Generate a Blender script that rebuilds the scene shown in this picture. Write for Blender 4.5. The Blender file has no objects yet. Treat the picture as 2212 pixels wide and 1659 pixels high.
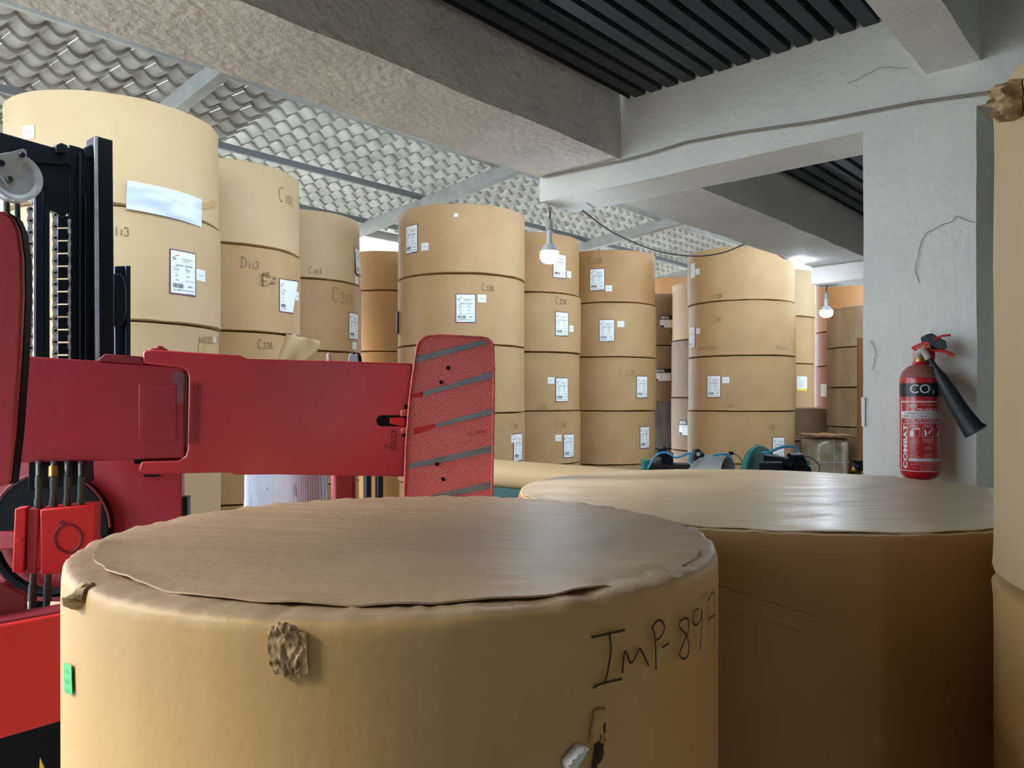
import bpy, math, random
from mathutils import Vector, Matrix, noise
random.seed(7)
S = bpy.context.scene
COL = S.collection
F = 1660.0; CX = 1106.0; CY = 860.0; H = 1.63       # focal length in pixels, horizon, eye height

# ------------------------------------------------------------------ camera
cam = bpy.data.objects.new('camera', bpy.data.cameras.new('camera'))
COL.objects.link(cam); S.camera = cam
cam.location = (0, 0, H); cam.rotation_euler = (math.radians(90), 0, 0)
cam.data.sensor_width = 36.0; cam.data.lens = 36.0 * F / 2212.0
cam.data.shift_y = (CY - 829.5) / 2212.0
cam.data.clip_start = 0.05; cam.data.clip_end = 200

# ------------------------------------------------------------------ sky, sun, exposure
w = bpy.data.worlds.new('sky'); S.world = w; w.use_nodes = True
bg = w.node_tree.nodes['Background']
bg.inputs[0].default_value = (0.74, 0.88, 1.0, 1); bg.inputs[1].default_value = 5.0
sun = bpy.data.objects.new('sun', bpy.data.lights.new('sun', 'SUN')); COL.objects.link(sun)
sun.data.energy = 4.2; sun.data.angle = math.radians(14); sun.data.color = (1.0, 0.95, 0.86)
SUN_DIR = Vector((0.83, 0.15, -0.54))            # the way the light travels
sun.rotation_euler = SUN_DIR.to_track_quat('-Z', 'Y').to_euler()
S.view_settings.view_transform = 'Standard'; S.view_settings.look = 'None'
S.view_settings.gamma = 1.0; S.view_settings.use_curve_mapping = False
S.view_settings.exposure = 0.18
S.cycles.max_bounces = 8; S.cycles.diffuse_bounces = 5; S.cycles.glossy_bounces = 3
S.cycles.transmission_bounces = 4; S.cycles.sample_clamp_indirect = 6.0
S.cycles.use_denoising = True

# ------------------------------------------------------------------ materials
def lin(c): return tuple(((v / 255) / 12.92 if v / 255 <= 0.04045 else ((v / 255 + 0.055) / 1.055) ** 2.4) for v in c) + (1.0,)
def material(name, rgb, rough=0.6, metal=0.0, rgb2=None, nscale=4.0, nstretch=(1, 1, 1), bump=0.0, bscale=40.0, bstretch=(1, 1, 1), bdist=0.01,
             coat=0.0, trans=0.0, emit=0.0, spec=0.5, detail=5.0, lo=0.35, hi=0.7, alpha=1.0, bump2=0.0, b2scale=4.0):
    m = bpy.data.materials.new(name); m.use_nodes = True
    nt = m.node_tree; N = nt.nodes; L = nt.links
    b = N['Principled BSDF']; b.inputs['Base Color'].default_value = lin(rgb)
    b.inputs['Roughness'].default_value = rough; b.inputs['Metallic'].default_value = metal
    b.inputs['Specular IOR Level'].default_value = spec
    b.inputs['Coat Weight'].default_value = coat; b.inputs['Coat Roughness'].default_value = 0.25
    b.inputs['Alpha'].default_value = alpha
    tc = N.new('ShaderNodeTexCoord')
    def ntex(scale, stretch, det):
        mp = N.new('ShaderNodeMapping'); mp.inputs['Scale'].default_value = stretch
        t = N.new('ShaderNodeTexNoise'); t.inputs['Scale'].default_value = scale; t.inputs['Detail'].default_value = det
        L.new(tc.outputs['Object'], mp.inputs[0]); L.new(mp.outputs[0], t.inputs['Vector']); return t
    if rgb2:
        t = ntex(nscale, nstretch, detail); r = N.new('ShaderNodeValToRGB')
        r.color_ramp.elements[0].position = lo; r.color_ramp.elements[1].position = hi
        r.color_ramp.elements[0].color = lin(rgb); r.color_ramp.elements[1].color = lin(rgb2)
        L.new(t.outputs[0], r.inputs[0]); L.new(r.outputs[0], b.inputs['Base Color'])
    last = None
    for st, sc, sr in ((bump, bscale, bstretch), (bump2, b2scale, (1, 1, 1))):
        if st:
            t = ntex(sc, sr, 6.0); bp = N.new('ShaderNodeBump'); bp.inputs['Strength'].default_value = st; bp.inputs['Distance'].default_value = bdist
            L.new(t.outputs[0], bp.inputs['Height'])
            if last: L.new(last.outputs[0], bp.inputs['Normal'])
            L.new(bp.outputs[0], b.inputs['Normal']); last = bp
    if emit:
        b.inputs['Emission Color'].default_value = lin(rgb); b.inputs['Emission Strength'].default_value = emit
    if trans:
        tr = N.new('ShaderNodeBsdfTranslucent'); mx = N.new('ShaderNodeMixShader'); mx.inputs[0].default_value = trans
        tr.inputs[0].default_value = lin(rgb)
        if rgb2: L.new(r.outputs[0], tr.inputs[0])
        L.new(b.outputs[0], mx.inputs[1]); L.new(tr.outputs[0], mx.inputs[2])
        L.new(mx.outputs[0], N['Material Output'].inputs[0])
    return m
M = {}
M['kraft'] = material('kraft_paper', (172, 136, 92), 0.55, rgb2=(182, 146, 102), nscale=3, bump=0.25, bscale=5, bdist=0.012, bump2=0.12, b2scale=60)
M['kraft_warm'] = material('kraft_paper_warm', (174, 132, 84), 0.55, rgb2=(164, 124, 76), nscale=3, bump=0.25, bscale=5, bdist=0.012)
M['kraft_pale'] = material('kraft_paper_pale', (184, 156, 116), 0.6, rgb2=(192, 166, 126), nscale=2, bump=0.2, bscale=4, bdist=0.012)
M['kraft_orange'] = material('kraft_paper_orange', (200, 148, 96), 0.6, rgb2=(190, 138, 90), nscale=2)
M['kraft_pink'] = material('kraft_paper_pink', (164, 102, 78), 0.6)
M['kraft_dusty'] = material('kraft_paper_dusty', (140, 112, 82), 0.5, rgb2=(168, 142, 112), nscale=6, nstretch=(1, 1, .3), bump=0.4, bscale=8)
M['kraft_tape'] = material('tape_tone', (164, 130, 90), 0.3)
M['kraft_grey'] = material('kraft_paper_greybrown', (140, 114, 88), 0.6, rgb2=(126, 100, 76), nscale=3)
M['kraft_front'] = material('kraft_paper_front', (192, 154, 98), 0.55, rgb2=(200, 164, 108), nscale=2.2, bump=0.12, bscale=3.5, bdist=0.01, bump2=0.08, b2scale=70)
M['cover'] = material('end_cover_paper', (188, 160, 128), 0.42, rgb2=(176, 148, 116), nscale=2.5, bump=0.45, bscale=5, bstretch=(.8, 2.4, 1), bdist=0.012, bump2=0.15, b2scale=50)
M['cover_film'] = material('filmed_cover_paper', (222, 200, 164), 0.46, rgb2=(212, 188, 150), nscale=3, bump=0.6, bscale=9, bstretch=(.6, 4, 1), bdist=0.010, coat=0.4)
M['torn'] = material('torn_paper', (190, 160, 116), 0.7, rgb2=(124, 94, 60), nscale=22, nstretch=(1, 1, 2.5), lo=.4, hi=.62, bump=0.5, bscale=34)
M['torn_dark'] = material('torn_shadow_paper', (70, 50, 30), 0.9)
M['tape'] = material('brown_tape', (158, 128, 88), 0.18, coat=0.6, bump=0.4, bscale=25, rgb2=(128, 98, 64), nscale=14)
M['clear_tape'] = material('clear_tape', (184, 150, 100), 0.25, coat=0.4, bump=0.3, bscale=30)
M['white'] = material('label_white', (232, 238, 240), 0.55)
M['sticker'] = material('sticker_white', (226, 232, 238), 0.5)
M['pouch'] = material('plastic_pouch', (186, 196, 214), 0.25, coat=0.5, bump=0.3, bscale=9)
M['maroon'] = material('label_border', (92, 34, 74), 0.5)
M['ink'] = material('label_ink', (52, 58, 74), 0.6)
M['ink_grey'] = material('label_faint_ink', (150, 158, 164), 0.6)
M['red_ink'] = material('label_red_ink', (190, 70, 60), 0.6)
M['pencil'] = material('marker_pen', (52, 38, 26), 0.7)
M['pencil_mid'] = material('pencil_dark', (118, 94, 64), 0.7)
M['pencil_faint'] = material('pencil_stroke', (150, 118, 76), 0.7)
M['green'] = material('green_sticker', (72, 200, 118), 0.5)
M['yellow'] = material('yellow_print', (224, 206, 60), 0.5)
M['concrete'] = material('painted_plaster', (226, 224, 218), 0.75, rgb2=(212, 210, 206), nscale=2.5, bump=0.35, bscale=26, bdist=0.02, bump2=0.5, b2scale=3)
M['column'] = material('painted_column', (234, 234, 228), 0.7, rgb2=(224, 226, 222), nscale=3, bump=0.5, bscale=34, bdist=0.012, bump2=0.35, b2scale=3)
M['rough_plaster'] = material('rough_plaster', (224, 218, 208), 0.85, rgb2=(206, 200, 192), nscale=3, bump=0.9, bscale=22, bdist=0.03, bump2=0.5, b2scale=5)
M['deck'] = material('dark_decking', (34, 44, 56), 0.55, metal=0.1, rgb2=(56, 62, 66), nscale=1.6, nstretch=(1, 1, 1))
M['floor'] = material('dusty_floor', (150, 144, 134), 0.8, rgb2=(132, 126, 117), nscale=2)
M['wall'] = material('wall_paint', (214, 214, 208), 0.8, bump=0.2, bscale=20)
M['tile'] = material('roof_tile', (158, 155, 146), 0.5, rgb2=(122, 116, 106), nscale=4, trans=0.06)
M['tile_clear'] = material('translucent_roof_tile', (184, 183, 176), 0.5, rgb2=(150, 147, 138), nscale=4, trans=0.17)
M['tile_edge'] = material('tile_edge', (150, 147, 140), 0.6, trans=0.08)
M['galv'] = material('galvanised_steel', (168, 169, 166), 0.5, metal=0.1, rgb2=(146, 148, 146), nscale=5)
M['galv_dark'] = material('dark_steel', (112, 118, 122), 0.5, metal=0.3)
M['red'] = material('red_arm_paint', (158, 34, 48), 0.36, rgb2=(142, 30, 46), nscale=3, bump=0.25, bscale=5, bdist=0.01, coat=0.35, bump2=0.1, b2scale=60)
M['red_lit'] = material('arm_red_lit', (190, 44, 58), 0.36, rgb2=(172, 36, 52), nscale=3, bump=0.25, bscale=5, bdist=0.01, coat=0.35, bump2=0.1, b2scale=60)  # the arm red lightened: stronger light on the long arm, put into the colour
M['red_bright'] = material('bright_red_paint', (196, 26, 26), 0.45, bump=0.15, bscale=20)
M['red_dark'] = material('dark_red_paint', (116, 22, 34), 0.5)
M['scuffed'] = material('scuffed_red', (132, 84, 104), 0.5, rgb2=(104, 52, 74), nscale=14)
M['red_worn'] = material('worn_red_edge', (206, 96, 92), 0.6, rgb2=(150, 60, 60), nscale=30)
M['black'] = material('mast_black', (10, 22, 36), 0.42, spec=0.35, bump=0.15, bscale=20, metal=0.2)
M['blacker'] = material('black_rubber', (6, 9, 16), 0.6, spec=0.15)
M['navy'] = material('mast_navy_steel', (16, 38, 56), 0.4, metal=0.3)
M['steel'] = material('bright_steel', (196, 202, 210), 0.35, metal=0.25, rgb2=(160, 166, 176), nscale=20)
M['chain'] = material('chain_steel', (210, 214, 222), 0.4, metal=0.0, rgb2=(140, 146, 158), nscale=40)
M['strip'] = material('worn_steel_strip', (136, 142, 154), 0.4, metal=0.35, rgb2=(112, 116, 128), nscale=12, bump=0.2, bscale=60)
M['hose'] = material('hose_black', (24, 27, 30), 0.55)
M['fitting'] = material('hose_fitting', (66, 68, 64), 0.4, metal=0.7)
M['brass'] = material('brass', (196, 150, 70), 0.35, metal=0.8)
M['ext_red'] = material('extinguisher_red', (186, 24, 34), 0.22, coat=0.4)
M['ext_dust'] = material('extinguisher_dusty_shoulder', (156, 92, 84), 0.7)
M['ext_black'] = material('extinguisher_black_band', (16, 22, 34), 0.3)
M['ext_white'] = material('extinguisher_white_print', (230, 226, 232), 0.45)
M['ext_ink'] = material('extinguisher_red_print', (110, 40, 70), 0.45)
M['horn'] = material('horn_black', (34, 44, 50), 0.5)
M['pvc'] = material('grey_plastic', (176, 176, 166), 0.5)
M['bulb'] = material('bulb_glow', (226, 239, 255), 0.5, emit=110.0)
M['bulb_body'] = material('bulb_housing', (206, 214, 218), 0.45)
M['cable'] = material('cable_black', (38, 38, 40), 0.6)
M['wire'] = material('wire_grey', (138, 128, 116), 0.6)
M['teal'] = material('machine_teal', (46, 128, 124), 0.45)
M['teal_dark'] = material('machine_dark_teal', (8, 74, 76), 0.5)
M['blue_hose'] = material('air_hose_blue', (70, 168, 214), 0.35)
M['shaft'] = material('shaft_dark', (70, 66, 66), 0.35, metal=0.6)
M['sheet'] = material('sheet_metal_grey', (150, 152, 150), 0.5, metal=0.3)
M['film'] = material('stretch_film', (72, 74, 82), 0.15, rgb2=(104, 106, 112), nscale=10, nstretch=(1, 1, .25), bump=0.9, bscale=10, coat=0.8)
M['film_pale'] = material('pale_stretch_film', (150, 134, 112), 0.2, rgb2=(120, 104, 84), nscale=7, bump=0.9, bscale=9, coat=0.7)
M['card'] = material('cardboard', (150, 112, 74), 0.8)
M['card_orange'] = material('cardboard_edge', (132, 82, 44), 0.8)
M['skin'] = material('skin', (214, 168, 148), 0.5)
M['hair'] = material('hair', (24, 20, 20), 0.6)
M['eye'] = material('eye_white', (226, 222, 216), 0.3)
M['iris'] = material('iris_dark', (30, 22, 18), 0.3)
M['lip'] = material('lip', (160, 96, 88), 0.5)
M['trouser'] = material('trouser_cloth', (52, 54, 62), 0.8)
M['cap'] = material('pale_grey_cloth', (176, 190, 204), 0.7)

def stripe_mat():
    m = material('striped_shirt', (206, 214, 232), 0.75); nt = m.node_tree; N = nt.nodes; L = nt.links
    tc = N.new('ShaderNodeTexCoord'); wv = N.new('ShaderNodeTexWave'); wv.inputs['Scale'].default_value = 34; wv.bands_direction = 'X'
    r = N.new('ShaderNodeValToRGB'); r.color_ramp.elements[0].color = lin((164, 178, 212)); r.color_ramp.elements[1].color = lin((226, 230, 240))
    r.color_ramp.elements[0].position = .15; r.color_ramp.elements[1].position = .55
    L.new(tc.outputs['Object'], wv.inputs['Vector']); L.new(wv.outputs['Fac'], r.inputs[0]); L.new(r.outputs[0], N['Principled BSDF'].inputs['Base Color'])
    return m
M['shirt'] = stripe_mat()
def pad_mat():
    m = material('ribbed_pad_red', (206, 84, 86), 0.5); nt = m.node_tree; N = nt.nodes; L = nt.links
    uv = N.new('ShaderNodeUVMap'); mp = N.new('ShaderNodeMapping'); mp.inputs['Rotation'].default_value = (0, 0, math.radians(-12)); mp.inputs['Scale'].default_value = (1, 1, 1)
    br = N.new('ShaderNodeTexBrick'); br.inputs['Scale'].default_value = 1.0
    br.inputs['Brick Width'].default_value = 0.0150; br.inputs['Row Height'].default_value = 0.0076; br.inputs['Mortar Size'].default_value = 0.0016; br.inputs['Mortar Smooth'].default_value = 0.5
    br.inputs['Color1'].default_value = lin((246, 142, 138)); br.inputs['Color2'].default_value = lin((242, 130, 128)); br.inputs['Mortar'].default_value = lin((206, 78, 86))
    bp = N.new('ShaderNodeBump'); bp.inputs['Strength'].default_value = 0.9; bp.inputs['Distance'].default_value = 0.004; bp.invert = True
    L.new(uv.outputs[0], mp.inputs[0]); L.new(mp.outputs[0], br.inputs['Vector']); L.new(br.outputs['Color'], N['Principled BSDF'].inputs['Base Color'])
    L.new(br.outputs['Fac'], bp.inputs['Height']); L.new(bp.outputs[0], N['Principled BSDF'].inputs['Normal'])
    return m
M['pad'] = pad_mat()

# ------------------------------------------------------------------ mesh builder
class MB:
    def __init__(s): s.v = []; s.f = []; s.m = []; s.mats = []
    def mi(s, m):
        if m not in s.mats: s.mats.append(m)
        return s.mats.index(m)
    def add(s, vs, fs, mat=None):
        b = len(s.v); k = s.mi(mat); s.v += [tuple(p) for p in vs]
        for f in fs: s.f.append(tuple(i + b for i in f)); s.m.append(k)
    def box8(s, p, mat=None):      # p: 4 bottom then 4 top, same winding
        s.add(p, [(3, 2, 1, 0), (4, 5, 6, 7), (0, 1, 5, 4), (1, 2, 6, 5), (2, 3, 7, 6), (3, 0, 4, 7)], mat)
    def box(s, c, size, mat=None, rz=0.0, rot=None):
        x, y, z = (q / 2 for q in size); R = rot if rot else Matrix.Rotation(rz, 3, 'Z'); c = Vector(c)
        s.box8([c + R @ Vector(q) for q in ((-x, -y, -z), (x, -y, -z), (x, y, -z), (-x, y, -z), (-x, -y, z), (x, -y, z), (x, y, z), (-x, y, z))], mat)
    def prism(s, pts, ext, mat=None):
        n = len(pts); a = [Vector(p) for p in pts]; e = Vector(ext); b = [p + e for p in a]
        s.add(a + b, [tuple(range(n)), tuple(range(2 * n - 1, n - 1, -1))] + [(i, i + n, (i + 1) % n + n, (i + 1) % n) for i in range(n)], mat)
    def tube(s, pts, r, mat=None, n=10, closed=False, flat=None):
        pts = [Vector(p) for p in pts]; k = len(pts); rs = r if isinstance(r, (list, tuple)) else [r] * k
        vs = []; up = None
        for i, p in enumerate(pts):
            t = (pts[min(i + 1, k - 1)] - pts[max(i - 1, 0)]).normalized()
            if up is None: up = t.orthogonal().normalized()
            up = (up - t * up.dot(t)); up = up.normalized() if up.length > 1e-6 else t.orthogonal().normalized()
            bt = t.cross(up)
            for j in range(n):
                a = 2 * math.pi * j / n; vs.append(p + (up * math.cos(a) + bt * math.sin(a)) * rs[i])
        fs = [(i * n + j, i * n + (j + 1) % n, (i + 1) * n + (j + 1) % n, (i + 1) * n + j) for i in range(k - 1) for j in range(n)]
        fs += [tuple(range(n - 1, -1, -1)), tuple(range((k - 1) * n, k * n))]
        s.add(vs, fs, mat)
    def lathe(s, prof, c, mat=None, n=48, axis=(0, 0, 1), fn=None, mats=None):
        ax = Vector(axis).normalized(); q = Vector((0, 0, 1)).rotation_difference(ax).to_matrix(); c = Vector(c)
        vs = []
        for i, (r, z) in enumerate(prof):
            for j in range(n):
                a = 2 * math.pi * j / n; rr, zz = (r, z) if fn is None else fn(i, a, r, z)
                vs.append(c + q @ Vector((rr * math.cos(a), rr * math.sin(a), zz)))
        k = len(prof); b = len(s.v); s.v += [tuple(p) for p in vs]
        for i in range(k - 1):
            km = s.mi(mats[i] if mats else mat)
            for j in range(n):
                s.f.append((b + i * n + j, b + i * n + (j + 1) % n, b + (i + 1) * n + (j + 1) % n, b + (i + 1) * n + j)); s.m.append(km)
        if prof[0][0] > 1e-5: s.f.append(tuple(b + j for j in range(n - 1, -1, -1))); s.m.append(s.mi(mats[0] if mats else mat))
        if prof[-1][0] > 1e-5: s.f.append(tuple(b + (k - 1) * n + j for j in range(n))); s.m.append(s.mi(mats[-1] if mats else mat))
    def ball(s, c, r, mat=None, n=16, k=10):
        r = r if isinstance(r, (tuple, list)) else (r, r, r); c = Vector(c); vs = [c + Vector((0, 0, -r[2]))]
        for i in range(1, k):
            e = -math.pi / 2 + math.pi * i / k
            for j in range(n):
                a = 2 * math.pi * j / n; vs.append(c + Vector((r[0] * math.cos(e) * math.cos(a), r[1] * math.cos(e) * math.sin(a), r[2] * math.sin(e))))
        vs.append(c + Vector((0, 0, r[2]))); t = len(vs) - 1
        fs = [(0, 1 + (j + 1) % n, 1 + j) for j in range(n)] + [(t, t - n + j, t - n + (j + 1) % n) for j in range(n)]
        fs += [(1 + i * n + j, 1 + i * n + (j + 1) % n, 1 + (i + 1) * n + (j + 1) % n, 1 + (i + 1) * n + j) for i in range(k - 2) for j in range(n)]
        s.add(vs, fs, mat)

def root_of(o):
    while o.parent: o = o.parent
    return o
def build(mb, name, mat, parent=None, loc=None, smooth=True, bevel=0.0, angle=35, label=None):
    """links the collected shapes as ONE mesh object; vertices are given in world space"""
    o0 = root_of(parent).location.copy() if parent else Vector(loc if loc else (0, 0, 0))
    me = bpy.data.meshes.new(name); me.from_pydata([Vector(p) - o0 for p in mb.v], [], mb.f)
    mats = [(M[k] if isinstance(k, str) else (M[mat] if isinstance(mat, str) else mat)) if k is not None else (M[mat] if isinstance(mat, str) else mat) for k in mb.mats]
    for m in mats: me.materials.append(m)
    me.polygons.foreach_set('material_index', mb.m)
    me.validate(); me.update()
    if smooth:
        me.polygons.foreach_set('use_smooth', [True] * len(me.polygons))
        me.set_sharp_from_angle(angle=math.radians(angle))
    o = bpy.data.objects.new(name, me); COL.objects.link(o)
    if parent: o.parent = parent
    else: o.location = o0
    if bevel:
        b = o.modifiers.new('bevel', 'BEVEL'); b.width = bevel; b.segments = 2; b.limit_method = 'ANGLE'; b.angle_limit = math.radians(40)
    if label: o['label'] = label
    return o
def tag(o, label, cat, group=None, kind=None):
    if label: o['label'] = label
    if cat: o['category'] = cat
    if group: o['group'] = group
    if kind: o['kind'] = kind
    return o
def thing(name, label, cat, loc, group=None):
    o = bpy.data.objects.new(name, None); COL.objects.link(o); o.location = loc; o.empty_display_size = 0.1
    return tag(o, label, cat, group)
def struct(mb, name, mat, parent=None, **k):
    o = build(mb, name, mat, parent, **k); o['kind'] = 'structure'; return o

# ------------------------------------------------------------------ where a pixel's ray meets a thing
def ray(px): return (px - CX) / F
def at(px, py, Y): return Vector((ray(px) * Y, Y, H - (py - CY) / F * Y))
class Plane:                        # an upright plane through a plan point, running along the plan angle
    def __init__(s, x, y, ang):
        s.p = Vector((x, y)); s.a = ang; s.d = Vector((math.cos(ang), math.sin(ang))); n = Vector((-s.d.y, s.d.x))
        s.n = n if n.dot(s.p) > 0 else -n; s.n3 = Vector((s.n.x, s.n.y, 0)); s.d3 = Vector((s.d.x, s.d.y, 0))
    def back(s, off): q = s.p + s.n * off; return Plane(q.x, q.y, s.a)
    def hit(s, px, py):
        k = ray(px); t = (k * s.p.y - s.p.x) / (s.d.x - k * s.d.y); q = s.p + s.d * t
        return Vector((q.x, q.y, H - (py - CY) / F * q.y))
    def poly(s, pts): return [s.hit(*p) for p in pts]
    def prism(s, mb, pts, thick, mat=None): mb.prism(s.poly(pts), s.n3 * thick, mat)
    def rect(s, mb, x0, y0, x1, y1, thick, mat=None): s.prism(mb, [(x0, y0), (x1, y0), (x1, y1), (x0, y1)], thick, mat)
def bent(pts, n=8):                 # a smooth curve through the points
    P = [Vector(p) for p in pts]; P = [2 * P[0] - P[1]] + P + [2 * P[-1] - P[-2]]; out = []
    for i in range(1, len(P) - 2):
        a, b, c, d = P[i - 1:i + 3]
        for k in range(n):
            t = k / n; out.append(0.5 * (2 * b + (c - a) * t + (2 * a - 5 * b + 4 * c - d) * t * t + (3 * b - a - 3 * c + d) * t ** 3))
    return out + [P[-2]]

# ------------------------------------------------------------------ lettering
_tc = {}
def text_geo(s, bold=0.0, shear=0.0):
    k = (s, bold, shear)
    if k not in _tc:
        c = bpy.data.curves.new('t', 'FONT'); c.body = s; c.size = 1.0; c.resolution_u = 5 if len(s) < 8 else 3; c.offset = bold; c.shear = shear; c.align_x = 'LEFT'
        o = bpy.data.objects.new('t', c); COL.objects.link(o); dg = bpy.context.evaluated_depsgraph_get()
        me = bpy.data.meshes.new_from_object(o.evaluated_get(dg))
        vs = [(v.co.x, v.co.y) for v in me.vertices]; fs = [tuple(p.vertices) for p in me.polygons]
        bpy.data.objects.remove(o); bpy.data.curves.remove(c); bpy.data.meshes.remove(me)
        xs = [v[0] for v in vs] or [0]; ys = [v[1] for v in vs] or [0]
        _tc[k] = (vs, fs, min(xs), max(xs), min(ys), max(ys))
    return _tc[k]
class Skin:                         # draws flat art on a surface: fn(u, v, lift) -> point
    def __init__(s, mb, fn): s.mb = mb; s.fn = fn
    def rect(s, u0, v0, u1, v1, mat, d=0.001, n=14):
        vs = []
        for i in range(n + 1):
            u = u0 + (u1 - u0) * i / n; vs += [s.fn(u, v0, d), s.fn(u, v1, d)]
        s.mb.add(vs, [(2 * i, 2 * i + 2, 2 * i + 3, 2 * i + 1) for i in range(n)], mat)
    def sheet(s, u0, v0, u1, v1, mat, d=0.003, n=8, curl=None):   # a sheet with thickness
        vs = []
        for dd in (d, 0.0):
            for i in range(n + 1):
                u = u0 + (u1 - u0) * i / n
                for k in range(5):
                    v = v0 + (v1 - v0) * k / 4; vs.append(s.fn(u, v, dd + (curl(i / n, k / 4) if curl else 0)))
        b = 5 * (n + 1); fs = [(5 * i + k, 5 * i + 5 + k, 5 * i + 6 + k, 5 * i + k + 1) for i in range(n) for k in range(4)]
        fs += [(b + 5 * i + k + 1, b + 5 * i + 6 + k, b + 5 * i + 5 + k, b + 5 * i + k) for i in range(n) for k in range(4)]
        for i in range(n): fs += [(5 * i, b + 5 * i, b + 5 * i + 5, 5 * i + 5), (5 * i + 4, 5 * i + 9, b + 5 * i + 9, b + 5 * i + 4)]
        for k in range(4): fs += [(k, k + 1, b + k + 1, b + k), (5 * n + k + 1, 5 * n + k, b + 5 * n + k, b + 5 * n + k + 1)]
        s.mb.add(vs, fs, mat)
    def frame(s, u0, v0, u1, v1, t, mat, d=0.001):
        s.rect(u0, v0, u1, v0 + t, mat, d, 28); s.rect(u0, v1 - t, u1, v1, mat, d, 28); s.rect(u0, v0, u0 + t, v1, mat, d, 1); s.rect(u1 - t, v0, u1, v1, mat, d, 1)
    def poly(s, pts, mat, d=0.001): s.mb.add([s.fn(u, v, d) for u, v in pts], [tuple(range(len(pts)))], mat)
    def text(s, txt, u, v, h, mat, d=0.0015, bold=0.0, shear=0.0, width=None, rot=0, center=False, umax=None):
        vs, fs, x0, x1, y0, y1 = text_geo(txt, bold, shear); k = h / max(1e-6, y1 - y0); kx = k
        if width: kx = width / max(1e-6, x1 - x0)
        off = (x1 - x0) * kx / 2 if center else 0
        out = []
        for x, y in vs:
            a, b = (x - x0) * kx - off, (y - y0) * k
            if rot: a, b = -b, a
            if umax is not None and u + a > umax: a = umax - u
            out.append(s.fn(u + a, v + b, d))
        s.mb.add(out, fs, mat)
    def stroke(s, pts, wd, mat, d=0.0015):
        for i in range(len(pts) - 1):
            (a, b), (c, e) = pts[i], pts[i + 1]; l = math.hypot(c - a, e - b) or 1e-6; nx, ny = -(e - b) / l * wd / 2, (c - a) / l * wd / 2; ex, ey = (c - a) / l * wd * .3, (e - b) / l * wd * .3
            s.mb.add([s.fn(a - ex + nx, b - ey + ny, d), s.fn(a - ex - nx, b - ey - ny, d), s.fn(c + ex - nx, e + ey - ny, d), s.fn(c + ex + nx, e + ey + ny, d)], [(0, 1, 2, 3)], mat)
ARC = lambda cx, cy, rx, ry, a0, a1, n=9: [(cx + rx * math.cos(math.radians(a0 + (a1 - a0) * i / n)), cy + ry * math.sin(math.radians(a0 + (a1 - a0) * i / n))) for i in range(n + 1)]
PEN = {'C': [ARC(.5, .5, .42, .5, 50, 300)], 'D': [[(.15, 1), (.1, 0)], [(0, .95), (.3, 1)] + ARC(.2, .5, .6, .46, 80, -85) + [(0, .05)]], '1': [[(.3, .7), (.3, 0)]],
       '3': [ARC(.4, .75, .32, .25, 150, -70) + ARC(.4, .27, .36, .27, 70, -150)], '8': [ARC(.4, .75, .26, .25, 60, 270) + ARC(.4, .25, .32, .25, 90, -250) + [(.6, .9)]],
       '7': [[(.05, 1), (.7, 1), (.3, 0)], [(.15, .5), (.6, .5)]], '9': [ARC(.4, .72, .28, .28, 20, 370), [(.68, .75), (.6, .3), (.52, 0)]], '2': [ARC(.4, .7, .32, .3, 160, -30) + [(.05, 0), (.8, .03)]],
       '0': [ARC(.4, .45, .32, .4, 90, 450)], 'A': [[(0, 0), (.4, 1), (.75, 0)], [(.15, .4), (.65, .4)]], '-': [[(.1, .42), (.7, .48)]], 'I': [[(-.15, 1.0), (.95, 1.06)], [(.5, 1.0), (.42, .0)], [(0, -.05), (.85, 0.02)]],
       'M': [[(.05, 0), (.2, .62), (.42, .18), (.72, .66), (.8, .0)]], 'P': [[(.3, 0.1), (.25, 1.02)], [(.05, .9)] + ARC(.3, .72, .42, .3, 110, -100)], 'L': [[(.1, 1), (.1, 0), (.6, 0)]]}
def scrawl(sk, txt, u, v, h, wd, mat, dv=0.0, small=0.72):
    x = u
    for i, ch in enumerate(txt):
        k = h if i == 0 else h * small
        for st in PEN.get(ch, []): sk.stroke([(x + a * k * .62, v + b * k + dv * (x - u)) for a, b in st], wd, mat)
        x += k * (.42 if ch == '1' else .66)

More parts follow.
